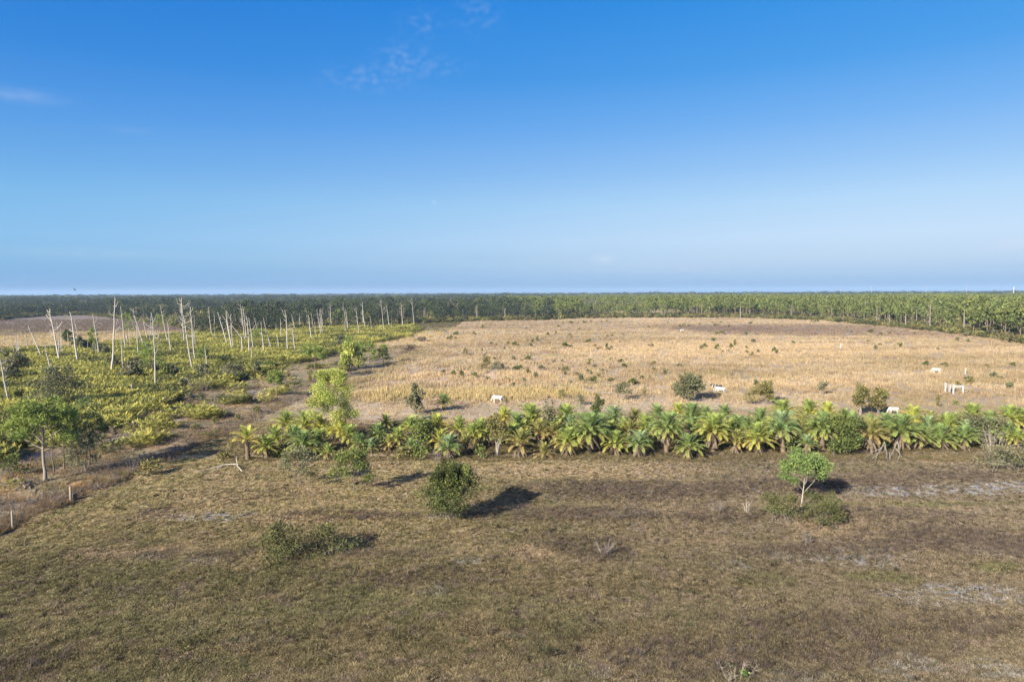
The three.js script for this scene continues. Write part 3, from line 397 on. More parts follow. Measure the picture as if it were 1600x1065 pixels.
for (const [px, py, w, h, col, label, o] of [
  [1078, 626, 45, 40, 'grey', 'round grey-green bush beside the two cows', { round: true, blobs: 14, leaves: 1.5 }],
  [1196, 632, 40, 36, 'olive', 'ragged olive bush behind the palms near the two cows', {}],
  [1174, 632, 30, 24, 'olive', 'lower part-bare olive bush joined to the ragged bush', { leaves: 0.6 }],
  [973, 626, 30, 28, 'grey', 'sparse pale green bush in straw grass behind the palms', { leaves: 0.7, gap: 0.3, bark: 'pale' }],
  [1007, 622, 11, 16, 'olive', 'tiny upright bush next to the sparse pale bush', {}],
  [1286, 618, 18, 22, 'grey', 'small round-topped bush with short shadow beyond the palms', { gap: 0.3 }],
  [760, 578, 20, 22, 'olive', 'sparse olive bush in the middle of the straw field', { leaves: 0.7 }], [777, 579, 20, 16, 'grey', 'low dull bush beside the sparse olive field bush', { leaves: 0.7 }], [726, 555, 13, 11, 'olive', 'small olive bush alone in the straw beyond the field bushes', {}],
  [649, 648, 38, 44, 'grey', 'upright dull green bush before the golden grass', { leaves: 1.1, blobs: 12 }],
  [879, 624, 14, 15, 'dark', 'small dark bush at the end of the golden grass', {}], [906, 634, 24, 18, 'grey', 'low grey bush behind palms near the golden grass', {}],
  [1465, 636, 12, 20, 'olive', 'thin upright bush below the white pen', { leaves: 0.7 }], [1493, 634, 12, 8, 'mid', 'small fresh green bush below the white pen', {}],
  [232, 740, 42, 26, 'olive', 'rounded olive bush in shadowed brush along the old fence', { round: true, leaves: 1.1, leaf: 0.22 }],
  [132, 738, 62, 66, 'grey', 'grey-green bush with white stems right of the big pine', { blobs: 14, leaves: 1.1, bark: 'pale', leaf: 0.24, wide: 0.22, stems: 8 }],
  [18, 745, 50, 34, 'dark', 'dark tangled bush shading a heap of roots', { leaves: 0.9 }],
  [95, 640, 84, 66, 'grey', 'broad grey-green oak bush in the palmetto behind the big pine', { blobs: 16, leaves: 1.6, leaf: 0.34, wide: 0.25, bark: 'pale' }],
  [24, 596, 44, 48, 'grey', 'dark grey-green bush at edge of palmetto near slim dead trunk', { blobs: 10, leaves: 1.1, leaf: 0.4 }],
  [208, 596, 40, 36, 'grey', 'feathery grey-green bush among the tall dead pines', { blobs: 9, leaves: 1, leaf: 0.4 }],
  [254, 596, 22, 30, 'mid', 'narrow green bush behind the tallest near dead pine', { leaves: 0.9, leaf: 0.35 }],
  [365, 592, 40, 26, 'grey', 'soft grey bush at the palmetto edge beside blue-green palmetto', { leaves: 1, leaf: 0.3 }],
  [104, 536, 18, 20, 'dark', 'dark round bush in palmetto by forked dead pine', { leaves: 0.9, leaf: 0.5 }], [124, 540, 26, 10, 'dark', 'low dark bush beyond the palmetto by forked dead pine', { leaves: 0.9, leaf: 0.5 }],
  [548, 578, 40, 46, 'bright', 'bright light green tree-like bush on the fence line', { blobs: 12, leaves: 1.4, leaf: 0.4, round: true }],
  [660, 533, 22, 7, 'brown', 'low brown brush beside the lane at the straw field corner', { leaves: 0.8, leaf: 0.4 }], [640, 547, 30, 8, 'brown', 'long low brown brush along the lane edge', { leaves: 0.8, leaf: 0.4 }],
]) shrub(w * h > 900 ? 'bush' : 'small_bush', label, 'bush', px, py, w, h, { col, ...o });

{ // mixed shrubs in the palmetto and on the bank
  const r = rng(64); let k = 0;
  while (k < 84) { const px = 4 + r() * 560, py = 522 + r() * 190, g = at(px, py), inP = inside(palmettoPoly, g.x, g.z); if (g.x > fenceX(g.z) - 2 || g.d > 255 || (!inP && g.d > 190) || (inP && k > 40)) continue; const c = inP ? ['grey', 'dark', 'mid', 'grey'][k % 4] : ['olive', 'brown', 'grey', 'olive'][k % 4], s = inP ? 1 : 0.7, w = (12 + 18 * r()) * s, h = (9 + 15 * r()) * s;
    shrub(inP ? 'scrub_bush' : 'bank_shrub', inP ? 'small wild bush growing up through the palmetto carpet' : 'low scrubby shrub on the brown bank along the track', 'bush', px, py, w, h, { col: c, leaves: 1.1, leaf: inP ? 0.4 : 0.22, stems: 2, seed: 500 + k, group: inP ? 'wild bushes scattered in the palmetto' : 'scrubby shrubs scattered on the bank' }); k++; }
  for (const [px, py, w, h, c, l] of [[628, 716, 34, 20, 'olive', 'low olive shrub between small palms and the blue-green palm'], [560, 700, 36, 26, 'dark', 'dark shrub under the palms right of the willow'], [538, 716, 26, 18, 'olive', 'low shrub among small palms below the willow'], [430, 712, 30, 18, 'dark', 'dark low shrub between the two first palms'], [596, 700, 30, 22, 'dark', 'dark shrub beside the blue-green small palm'], [452, 714, 24, 16, 'mid', 'green low shrub left of the round green palm'], [820, 700, 30, 30, 'dark', 'dark green vine shrub behind olive fronds'], [1010, 700, 30, 24, 'dark', 'dark undergrowth shrub between front palms'], [1130, 698, 26, 28, 'mid', 'green undergrowth shrub by the tall yellow-green palm'], [1204, 702, 24, 28, 'dark', 'dark undergrowth shrub beside the tall bluish palm'], [1460, 694, 34, 26, 'mid', 'green undergrowth shrub among the palms below the pen'], [350, 716, 26, 10, 'olive', 'flat olive shrub near the bleached branch']]) shrub('shrub', l, 'bush', px, py, w, h, { col: c, leaves: 1.2, leaf: 0.24, stems: 3 });
}

// pines beside the track and in the palmetto
pineTree('big_pine', 'big spreading pine with bare forked trunk left of the track', 70, 752, 118, 130, { limbs: 17, fork: 0.36, reach: 0.36, rise: 0.62, trunkTop: 0.82, tufts: 430, needle: 0.52, per: 15, puff: 0.1, radius: 0.19, bark: 'grey', leanX: -0.4, seed: 51 });
pineTree('slim_pine', 'slim pine with straight thin trunk just behind the big pine', 100, 735, 52, 100, { limbs: 9, fork: 0.62, tufts: 150, needle: 0.45, puff: 0.16, radius: 0.09, seed: 52 });
pineTree('slim_pine', 'tall thin pine with foliage along its stem beside the slim pine', 139, 727, 56, 104, { limbs: 13, fork: 0.3, tufts: 190, needle: 0.42, puff: 0.13, radius: 0.08, cols: [[0.11, 0.145, 0.05], [0.09, 0.12, 0.045]], seed: 53 });
pineTree('slim_pine', 'slender dark pine stem close behind the big pine fork', 84, 742, 30, 92, { limbs: 6, fork: 0.72, tufts: 40, puff: 0.14, radius: 0.08, seed: 54 });
pineTree('young_pine', 'young pine standing alone by the track left of the palms', 432, 622, 28, 42, { limbs: 10, fork: 0.42, tufts: 90, needle: 0.6, puff: 0.12, radius: 0.11, seed: 55 });
pineTree('young_pine', 'open dark pine at the palmetto edge behind the willow', 492, 592, 40, 52, { limbs: 10, fork: 0.5, tufts: 110, needle: 0.7, puff: 0.14, radius: 0.14, seed: 56 });
for (const [px, py, w, h, l] of [[546, 566, 30, 40, 'dark pine rising behind the bright bush on the fence line'], [577, 570, 26, 34, 'pine next along the fence from the bright bush'], [598, 568, 16, 28, 'last small pine along the fence before the straw field'], [560, 575, 24, 36, 'pine hidden partly by the bright fence bush'], [236, 582, 34, 36, 'dense young pine among dead trunks in the palmetto'], [226, 562, 30, 24, 'low dark pine in palmetto between dead trunks'], [318, 566, 16, 24, 'little pine against a leaning dead stub in palmetto'], [199, 530, 20, 40, 'faded pine beyond palmetto behind two dead trunks'], [247, 520, 18, 28, 'dull pine beyond palmetto behind branched snag'], [404, 540, 22, 26, 'young pine in palmetto behind thin dead trunks'], [528, 510, 26, 24, 'small green pine at the far palmetto edge'], [146, 545, 14, 32, 'thin pine beside dead trunk at the palmetto field edge']]) pineTree('young_pine', l, px, py, w, h, { limbs: 9, fork: 0.2, tufts: 70, needle: 0.9, per: 12, puff: 0.15, radius: 0.15, bark: 'brown' });

// cabbage palms and palmetto clumps one can tell apart
function fanLeaf(mb, r, x, y, z, dir, s, col) { // a palmetto fan: stalk and pleated blades
  const [dx, dy, dz] = dir, ex = x + dx * s, ey = y + dy * s, ez = z + dz * s; mb.col = col; const sx = -dz, sz = dx, q = Math.hypot(sx, sz) || 1;
  mb.leaf(x, y, z, [dx * s, dy * s, dz * s], [sx / q * 0.02, 0, sz / q * 0.02]);
  for (let k = 0; k < 7; k++) { const a = (k / 6 - 0.5) * 3.6, c = Math.cos(a), w = Math.sin(a), l = s * 0.62 * (0.8 + 0.3 * r()), u = [dx * c + sx / q * w, dy * c + 0.25 * (1 - c) - 0.12, dz * c + sz / q * w]; mb.col = jit(col, r, 0.25); mb.leaf(ex, ey, ez, u.map((v) => v * l), [-u[2] * 0.13 * l, 0.05 * l, u[0] * 0.13 * l]); }
}
const PALMETTO = [[0.28, 0.28, 0.055], [0.22, 0.235, 0.05], [0.31, 0.27, 0.06], [0.17, 0.195, 0.05]];
function palmettoGeo(seed, n, s, cols = PALMETTO) { const r = rng(seed), mb = new MB(); for (let k = 0; k < n; k++) { const a = k * 2.4 + r(), e = 0.25 + 0.95 * r(), c = Math.cos(e), R = 0.9 * s * Math.sqrt(r()); fanLeaf(mb, r, Math.cos(a) * R, 0.05, Math.sin(a) * R, [Math.cos(a) * c, Math.sin(e), Math.sin(a) * c], s * (0.7 + 0.5 * r()), cols[Math.floor(r() * cols.length)]); } return mb.geo(); }
for (const [px, py, w, cols, l] of [[286, 648, 44, 0, 'large yellow-green palmetto clump alone on the brown bank'], [264, 655, 26, 0, 'smaller palmetto clump touching the large clump on the bank'], [320, 640, 20, 0, 'small low palmetto beside the sandy track bend'], [330, 684, 26, 1, 'dark palmetto clump casting shadow above the old fence'], [377, 594, 24, 2, 'blue-green palmetto at the palmetto field edge'], [244, 626, 24, 0, 'palmetto clump at foot of the long bare dead pine'], [206, 640, 26, 0, 'palmetto clump beside the short cabbage palm'], [14, 722, 26, 0, 'pale yellow-green palmetto left of the big pine'], [20, 762, 30, 0, 'palmetto clump before the dark root heap'], [262, 664, 18, 0, 'tiny dry palmetto in brown brush below the large clump'], [196, 742, 12, 1, 'tiny palmetto in fence brush near the olive bush']]) {
  const g = at(px, py), t = thing('palmetto_clump', l, 'palmetto', g.x, height(g.x, g.z), g.z), s = w * g.s * 0.36, pal = [PALMETTO, [[0.1, 0.115, 0.035], [0.13, 0.14, 0.035]], [[0.085, 0.12, 0.06], [0.11, 0.14, 0.06]]][cols], r = rng(px * 3 + py);
  for (let k = 0; k < 20; k++) { const mb = new MB(), a = k * 2.4 + r(), e = 0.2 + 1.1 * r(), c = Math.cos(e), R = 0.7 * s * Math.sqrt(r()); fanLeaf(mb, r, Math.cos(a) * R, 0.03, Math.sin(a) * R, [Math.cos(a) * c, Math.sin(e), Math.sin(a) * c], s * (0.7 + 0.5 * r()), pal[Math.floor(r() * pal.length)]); part(t, 'fan_leaf', mb.geo(), leafMat); }
}
for (const [px, py, h, l] of [[206, 618, 30, 'short cabbage palm with pale trunk in the near palmetto'], [141, 607, 20, 'small cabbage palm in palmetto beside the oak bush'], [334, 574, 16, 'little cabbage palm low in the palmetto']]) {
  const g = at(px, py), t = thing('cabbage_palm', l, 'palm', g.x, 0, g.z), r = rng(px), hh = h * g.s, th = hh * 0.6, mb = new MB(); mb.col = BARK.pale; mb.tube([[0, -0.1, 0, 0.2], [0, th * 0.5, 0, 0.15], [0, th, 0, 0.16]], 7); part(t, 'trunk', mb.geo(), woodMat);
  for (let k = 0; k < 18; k++) { const f = new MB(), a = k * 2.4, e = -0.5 + 1.9 * r(), c = Math.cos(e); fanLeaf(f, r, 0, th, 0, [Math.cos(a) * c, Math.sin(e), Math.sin(a) * c], hh * 0.26, [0.12, 0.15, 0.05]); part(t, 'fan_leaf', f.geo(), leafMat); }
}

// ---------------------------------------------------------------- dead pines standing in the palmetto
const snags = [[13, 633, 3, 541, 5], [22, 588, 19, 552, 0], [66, 561, 47, 509, 2], [81, 590, 73, 539, 2], [93, 566, 82, 482, 11], [92, 560, 91, 503, 4], [121, 569, 113, 487, 4], [126, 542, 116, 498, 6], [154, 556, 147, 491, 2], [150, 558, 149, 537, 0], [172, 586, 185, 465, 5], [196, 549, 192, 478, 5], [193, 583, 190, 525, 2], [138, 551, 137, 533, 0], [204, 546, 201, 511, 2], [216, 559, 214, 509, 1], [224, 541, 211, 481, 10], [230, 532, 224, 499, 3], [236, 529, 236, 494, 3], [243, 610, 240, 488, 8], [261, 535, 252, 476, 6], [267, 554, 264, 502, 3], [287, 536, 285, 474, 10], [301, 580, 286, 465, 16], [305, 566, 301, 479, 4], [325, 583, 321, 541, 1], [330, 525, 327, 479, 4], [336, 515, 335, 487, 2], [316, 510, 316, 492, 1], [355, 539, 341, 487, 3], [362, 549, 356, 485, 9], [363, 546, 362, 491, 4], [379, 552, 378, 527, 1], [383, 535, 377, 475, 7], [385, 533, 381, 478, 5], [390, 554, 386, 493, 4], [396, 549, 390, 496, 4], [394, 566, 393, 540, 1], [402, 520, 399, 496, 4], [412, 552, 409, 503, 1], [424, 547, 413, 496, 2], [436, 549, 434, 520, 2], [431, 519, 431, 504, 0], [449, 551, 447, 484, 6], [461, 551, 458, 512, 6], [457, 500, 456, 480, 1], [461, 510, 461, 487, 1], [481, 506, 478, 481, 3], [487, 532, 482, 491, 3], [493, 525, 492, 502, 1], [500, 516, 496, 482, 4], [504, 512, 501, 482, 3], [518, 512, 516, 475, 5], [369, 511, 367, 486, 1], [426, 504, 426, 489, 0], [554, 507, 550, 480, 4], [561, 525, 557, 480, 7], [568, 510, 567, 472, 3], [600, 518, 596, 467, 9], [629, 511, 627, 474, 4], [647, 508, 644, 465, 4], [622, 504, 622, 482, 1], [664, 502, 664, 480, 2]];
{ const r = rng(77); for (let k = 0; k < 34; k++) { const px = Math.round(20 + 620 * Math.pow(r(), 1.1)), base = mix(560, 512, clamp((px + 60 * r()) / 600)) + (r() - 0.5) * 16, len = 14 + 26 * r(); snags.push([px, Math.round(base), Math.round(px - 6 * r()), Math.round(base - len), Math.floor(r() * 5)]); } }
snags.sort((a, b) => a[0] - b[0]);
function snag(label, category, px, py, tx, ty, nb, o = {}) {
  const g = at(px, py), r = rng(px * 7 + ty), t = thing('dead_pine', label, category, g.x, 0, g.z), h = (py - ty) * g.s, lean = (tx - px) * g.s, R = o.r ?? clamp(0.1 + h * 0.0085, 0.12, 0.26) * (0.8 + 0.4 * r()), n = 9, pts = [], mb = new MB(); let wob = 0, wz = 0;
  for (let k = 0; k <= n; k++) { const f = k / n; pts.push([lean * f + wob, h * f - (k ? 0 : 0.2), wz, R * (1 - 0.68 * f)]); if (k < n - 1) { wob += (r() - 0.5) * h * 0.012; wz += (r() - 0.5) * h * 0.02; } else wob = 0; }
  mb.col = jit(o.col ?? BARK.snag, r, 0.16); const tc = mb.col; mb.tube(pts, 7); part(t, 'trunk', mb.geo(), woodMat);
  for (let k = 0; k < nb; k++) {
    const f = mix(0.45, 0.97, (k + 0.5 * r()) / nb), i = Math.min(n - 1, Math.floor(f * n)), p = pts[i], L = h * (0.06 + 0.13 * r()) * (1.2 - 0.5 * f), a = r() < 0.7 ? (r() < 0.62 ? Math.PI : 0) + (r() - 0.5) * 1.4 : r() * 6.28, b = new MB(); b.col = jit(tc, r, 0.12);
    const y = h * f, dip = (r() - 0.35) * 0.5, q = [p[0] + Math.cos(a) * L * 0.55, y + L * (dip + 0.1), p[2] + Math.sin(a) * L * 0.55], e = [p[0] + Math.cos(a) * L * (0.85 + 0.2 * r()), y + L * (dip + 0.55 + 0.5 * r()), p[2] + Math.sin(a) * L];
    b.tube([[p[0], y, p[2], R * 0.42], [...q, R * 0.3], [...e, R * 0.1]], 5);
    if (r() < 0.75) b.tube([[...q, R * 0.24], [q[0] + (r() - 0.3) * L * 0.6 * Math.cos(a), q[1] + L * 0.45 * r(), q[2] + (r() - 0.5) * L * 0.6, R * 0.07]], 4);
    part(t, 'branch', b.geo(), woodMat);
  }
  return t;
}
snags.forEach(([px, py, tx, ty, nb], k) => {
  const tall = py - ty > 75 ? 'very tall' : py - ty > 48 ? 'tall' : py - ty > 26 ? 'slender' : 'short', lean = Math.abs(tx - px) > 9 ? ' leaning' : '', look = nb > 8 ? 'many-branched' : nb > 3 ? 'sparsely branched' : nb ? 'nearly limbless' : 'limbless';
  snag(`${tall}${lean} ${look} grey dead pine, ${ordinal(k + 1)} from left among the palmetto snags`, 'dead tree', px, py, tx, ty, nb);
});
{ const a = at(378, 552), t = thing('broken_pine', 'broken dead pine trunk leaning against a stub in the palmetto', 'dead tree', a.x, 0, a.z), mb = new MB(); mb.col = BARK.snag; mb.tube([[0, 25 * a.s, 0, 0.14], [-8 * a.s, 36 * a.s, 0.3, 0.11], [-15 * a.s, 45 * a.s, 0.6, 0.06]], 6); part(t, 'trunk', mb.geo(), woodMat); const b = new MB(); b.col = BARK.snag; b.tube([[0, -.2, 0, 0.2], [0, 25 * a.s, 0, 0.15]], 6); part(t, 'stub', b.geo(), woodMat); }
for (const [px, py, tx, ty, nb, l] of [[789, 500, 789, 481, 8, 'pale bare dead tree at the far straw field edge'], [1157, 497, 1157, 478, 5, 'forked white dead trunk before the far pine wood'], [1350, 503, 1351, 468, 3, 'tall pale dead trunk sticking out of the pine wood'], [983, 489, 981, 472, 4, 'bleached dead trunk in the far pale clearing'], [972, 488, 973, 470, 2, 'thin bleached dead trunk in the far pale clearing'], [993, 487, 991, 470, 4, 'crooked bleached dead trunk in the far pale clearing'], [933, 487, 933, 473, 3, 'short bleached dead trunk at edge of far pale clearing'], [723, 500, 723, 483, 1, 'thin dead stem before the dark far trees'], [745, 500, 744, 478, 6, 'brownish dead crown among the dark far trees'], [1415, 512, 1415, 490, 4, 'pale dead tree at the pine wood edge near the field'], [1507, 520, 1506, 484, 3, 'pale trunk standing out before the dense pine wood'], [1540, 524, 1538, 492, 7, 'grey bare tree at the wood edge near the field corner']]) snag(l, 'dead tree', px, py, tx, ty, nb, { r: 0.24, col: [0.33, 0.29, 0.25] });

// ---------------------------------------------------------------- fallen wood, roots and posts
function fallen(name, label, x0, y0, pts, r0, col = BARK.pale) { // pts: photograph offsets from the base, with lift in metres
  const g = at(x0, y0), t = thing(name, label, 'fallen wood', g.x, height(g.x, g.z), g.z); pts.forEach((br, k) => { const mb = new MB(); mb.col = col; mb.tube(br.map(([px, py, up], i) => { const q = at(x0 + px, y0 + py); return [q.x - g.x, up, q.z - g.z, r0 * (k ? 0.7 : 1) * (1 - 0.7 * i / (br.length - 1))]; }), 6); part(t, k ? 'branch' : 'log', mb.geo(), woodMat); });
}
fallen('fallen_log', 'bleached white fallen branch lying in the grass by the first palm', 378, 738, [[[0, 0, 0.05], [-10, -8, 0.35], [-28, -7, 0.3], [-52, -3, 0.1], [-66, -2, 0.05]], [[-7, -6, 0.3], [-9, -9, 0.9], [-8, -8, 1.3]], [[-30, -7, 0.3], [-42, 2, 0.1]]], 0.075, [0.42, 0.38, 0.33]);
fallen('fallen_branch', 'long thin fallen branch lying along the old fence', 112, 775, [[[0, 0, 0.25], [-28, 10, 0.15], [-60, 20, 0.08]], [[0, 0, 0.25], [36, -14, 0.3], [80, -28, 0.15]], [[40, -14, 0.3], [52, -8, 0.1]]], 0.07, [0.32, 0.26, 0.21]);
fallen('dead_roots', 'pale grey uprooted dead branches before the olive palm', 1382, 716, [[[0, -6, 1.6], [-8, 0, 0.9], [-24, 6, 0.1]], [[0, -6, 1.7], [4, 2, 0.7], [2, 8, 0]], [[20, -4, 1.9], [12, 2, 0.8], [4, 6, 0]], [[20, -4, 1.9], [24, 2, 0.7], [20, 8, 0]], [[-4, -2, 1.2], [-18, 0, 0.9], [-32, 4, 0.3]], [[16, -2, 1.3], [26, 0, 0.5], [30, 6, 0]], [[-10, 1, 0.8], [-16, 8, 0]], [[8, 0, 0.8], [10, 8, 0]]], 0.06, [0.27, 0.25, 0.235]);
fallen('dead_roots', 'dark heap of exposed roots beside the big pine', 40, 765, [[[0, 0, 0.3], [-14, -10, 0.7], [-36, -8, 0.2]], [[0, 0, 0.2], [12, -12, 0.6], [26, -8, 0.1]], [[-10, 2, 0.5], [-26, 6, 0.1]], [[6, 0, 0.4], [10, 8, 0.05]], [[-20, -6, 0.6], [-4, -12, 0.4]]], 0.09, [0.16, 0.13, 0.11]);
for (const [px, py, w, h, l, o] of [[312, 614, 62, 30, 'big grey leafless brush patch at the palmetto edge', { stems: 16, twigs: 22 }], [400, 658, 30, 15, 'dark leafless shrub by the track above the first palms', { stems: 12, bark: 'brown' }], [425, 648, 34, 12, 'low brown brush along track beside dark leafless shrub', { stems: 10 }], [450, 632, 30, 12, 'low twiggy brush along the track below the young pine', { stems: 9 }], [205, 738, 40, 18, 'grey twig heap on the fence line left of the olive bush', { stems: 12 }], [70, 785, 60, 14, 'dry grey twig heap along the fence near the fallen branch', { stems: 12 }], [160, 765, 46, 13, 'brown twig heap by the fence beyond the short stump', { stems: 10 }], [262, 726, 40, 16, 'dark brush in shade right of the olive bush', { stems: 12, bark: 'brown' }], [300, 706, 50, 12, 'brown brush along fence below the dark palmetto clump', { stems: 10, bark: 'brown' }], [230, 655, 60, 18, 'mauve dry brush between bank and palmetto', { stems: 14 }], [200, 690, 50, 12, 'low dry brush beside the sandy track', { stems: 10 }], [92, 690, 50, 14, 'grey brush behind the big pine', { stems: 12 }], [945, 862, 44, 22, 'round patch of dark dead weeds in the pasture', { stems: 16, bark: 'twig' }], [1262, 850, 14, 30, 'spindly bare weed stalks below the white-stemmed tree', { stems: 5 }], [1120, 805, 40, 20, 'sparse bare weed stalks in the dark weedy strip', { stems: 9 }], [1168, 806, 16, 22, 'single pale bare weed in the dark weedy strip', { stems: 4, bark: 'pale' }]]) bareShrub('dry_brush', l, 'brush', px, py, w, h, o);
bareShrub('arching_weed', 'tall bare arching weed stems in the front grass', 'weed', 1150, 1068, 70, 40, { stems: 7, bark: 'pale', twigs: 4, fine: 0.45 });
shrub('green_weed', 'small bright green weed at the foot of the arching stems', 'weed', 1164, 1062, 14, 16, { col: 'fresh', leaves: 0.5, leaf: 0.14, stems: 2, seed: 61 });
for (const [px, py, hp, wp, l] of [[19, 824, 28, 3, 'weathered wooden fence post nearest the pasture corner'], [110, 782, 23, 3.4, 'pale wooden fence post beside a short stump'], [1509, 584, 10, 1.1, 'lone white post in the field beyond the white pen'], [1314, 545, 8, 1.5, 'white post standing alone in the far straw field'], [600, 590, 12, 1.4, 'thin grey fence post by the lane beyond the willow'], [463, 640, 12, 2, 'weathered grey post in track brush left of the willow']]) {
  const g = at(px, py), t = thing('fence_post', l, 'post', g.x, height(g.x, g.z), g.z), h = hp * g.s, r0 = wp * g.s / 2, mb = new MB(); mb.col = px > 1000 ? [0.5, 0.48, 0.45] : [0.27, 0.235, 0.18]; mb.tube([[0, -0.2, 0, r0 * 1.05], [0.01, h * 0.5, 0, r0], [0.02, h * 0.97, 0.01, r0 * 0.95], [0.02, h, 0.01, r0 * 0.7]], 8); part(t, 'post', mb.geo(), woodMat);
}
{ const g = at(116, 780), t = thing('stump', 'short dark stump standing against the pale fence post', 'stump', g.x, height(g.x, g.z), g.z), mb = new MB(); mb.col = [0.1, 0.08, 0.065]; mb.tube([[0, -.1, 0, .24], [0, .3, 0, .2], [.02, .6, 0, .19], [.02, .66, 0, .12]], 9); part(t, 'stump', mb.geo(), woodMat); }

// ---------------------------------------------------------------- white pen in the field
{
  const g = at(1496, 614.5), t = thing('white_pen', 'white board pen with top rail standing in the far field', 'pen', g.x, 0, g.z), paint = new THREE.MeshStandardMaterial({ color: new THREE.Color(0.6, 0.6, 0.59), roughness: 0.6 }), dark = new THREE.MeshStandardMaterial({ color: new THREE.Color(0.05, 0.055, 0.045), roughness: 0.8 }), s = g.s;
  const box = (n, x, y, z, w, h, d, m = paint) => { const b = part(t, n, new THREE.BoxGeometry(w, h, d), m); b.position.set(x, y, z); return b; };
  box('post', -14 * s, 8 * s, -0.9, 0.16, 16 * s, 0.16); box('post', -9 * s, 7 * s, 0.6, 0.18, 14 * s, 0.18); box('post', 6 * s, 6.4 * s, 0.6, 0.18, 12.8 * s, 0.18); box('post', 13 * s, 5 * s, -0.6, 0.09, 10 * s, 0.09);
  box('top_rail', -1.5 * s, 12.2 * s, 0.6, 14.6 * s, 0.2, 0.1);
  for (let k = 0; k < 5; k++) { const b = box('board', -11.6 * s, (2.4 + k * 2.6) * s, -0.15, 0.05, 0.3, 1.7); b.rotation.y = -0.38; }
  for (let k = 0; k < 2; k++) box('wire_rail', 9.6 * s, (4 + 4 * k) * s, 0, 0.03, 0.03, 1.6).rotation.y = 0.85;
  const f = part(t, 'feed_tub', new THREE.CylinderGeometry(0.42, 0.36, 0.9, 14), dark); f.position.set(-5.4 * s, 0.45, -0.2);
}

// ---------------------------------------------------------------- cattle
function cowGeo(pose) { // one continuous body: distance to tapered bones, joined smoothly
  const graze = pose === 'graze';
  const bones = [[-0.78, 1.12, 0, 0.27, -0.2, 1.02, 0, 0.36], [-0.2, 1.02, 0, 0.36, 0.35, 1.03, 0, 0.34], [0.35, 1.03, 0, 0.34, 0.68, 1.12, 0, 0.27], [0.42, 1.3, 0, 0.12, 0.56, 1.42, 0, 0.1], graze ? [0.68, 1.12, 0, 0.22, 1.0, 0.72, 0, 0.14] : [0.68, 1.12, 0, 0.22, 1.02, 1.36, 0, 0.14], graze ? [1.0, 0.72, 0, 0.13, 1.16, 0.3, 0, 0.08] : [1.02, 1.36, 0, 0.13, 1.36, 1.18, 0, 0.08], [0.7, 0.95, 0, 0.12, 0.55, 0.62, 0, 0.06]];
  for (const s of [-1, 1]) bones.push([0.55, 0.95, s * 0.18, 0.15, 0.55 + s * 0.06, 0.45, s * 0.2, 0.075], [0.55 + s * 0.06, 0.45, s * 0.2, 0.07, 0.56 + s * 0.08, 0.04, s * 0.2, 0.065], [-0.7, 1.0, s * 0.17, 0.2, -0.62 - s * 0.05, 0.72, s * 0.2, 0.12], [-0.62 - s * 0.05, 0.72, s * 0.2, 0.11, -0.82 - s * 0.06, 0.46, s * 0.2, 0.07], [-0.82 - s * 0.06, 0.46, s * 0.2, 0.065, -0.76 - s * 0.06, 0.04, s * 0.2, 0.06], graze ? [1.0, 0.72, s * 0.1, 0.05, 0.96, 0.7, s * 0.26, 0.03] : [1.0, 1.4, s * 0.1, 0.05, 0.95, 1.36, s * 0.27, 0.03]);
  const n = 56, half = 1.55, mc = new MarchingCubes(n, new THREE.MeshStandardMaterial(), false, false, 60000); mc.isolation = 0;
  for (let k = 0; k < n; k++) for (let j = 0; j < n; j++) for (let i = 0; i < n; i++) {
    const x = (i / n * 2 - 1) * half + 0.2, y = (j / n * 2 - 1) * half + 0.8, z = (k / n * 2 - 1) * half; let sum = 0;
    for (const [ax, ay, az, ar, bx, by, bz, br] of bones) { const dx = bx - ax, dy = by - ay, dz = bz - az, t = clamp(((x - ax) * dx + (y - ay) * dy + (z - az) * dz) / (dx * dx + dy * dy + dz * dz)); sum += Math.exp(-26 * (Math.hypot(x - ax - t * dx, y - ay - t * dy, z - az - t * dz) - mix(ar, br, t))); }
    mc.field[i + j * n + k * n * n] = Math.log(sum + 1e-30) / 26;
  }
  mc.update(); const g = new THREE.BufferGeometry(), p = mc.positionArray.slice(0, mc.count * 3), q = mc.normalArray.slice(0, mc.count * 3);
  for (let i = 0; i < mc.count; i++) { p[i * 3] = p[i * 3] * half + 0.2; p[i * 3 + 1] = p[i * 3 + 1] * half + 0.8; p[i * 3 + 2] *= half; }
  g.setAttribute('position', new THREE.BufferAttribute(p, 3)); g.setAttribute('normal', new THREE.BufferAttribute(q, 3)); return g;
}
const cowGeos = { graze: cowGeo('graze'), stand: cowGeo('stand') };
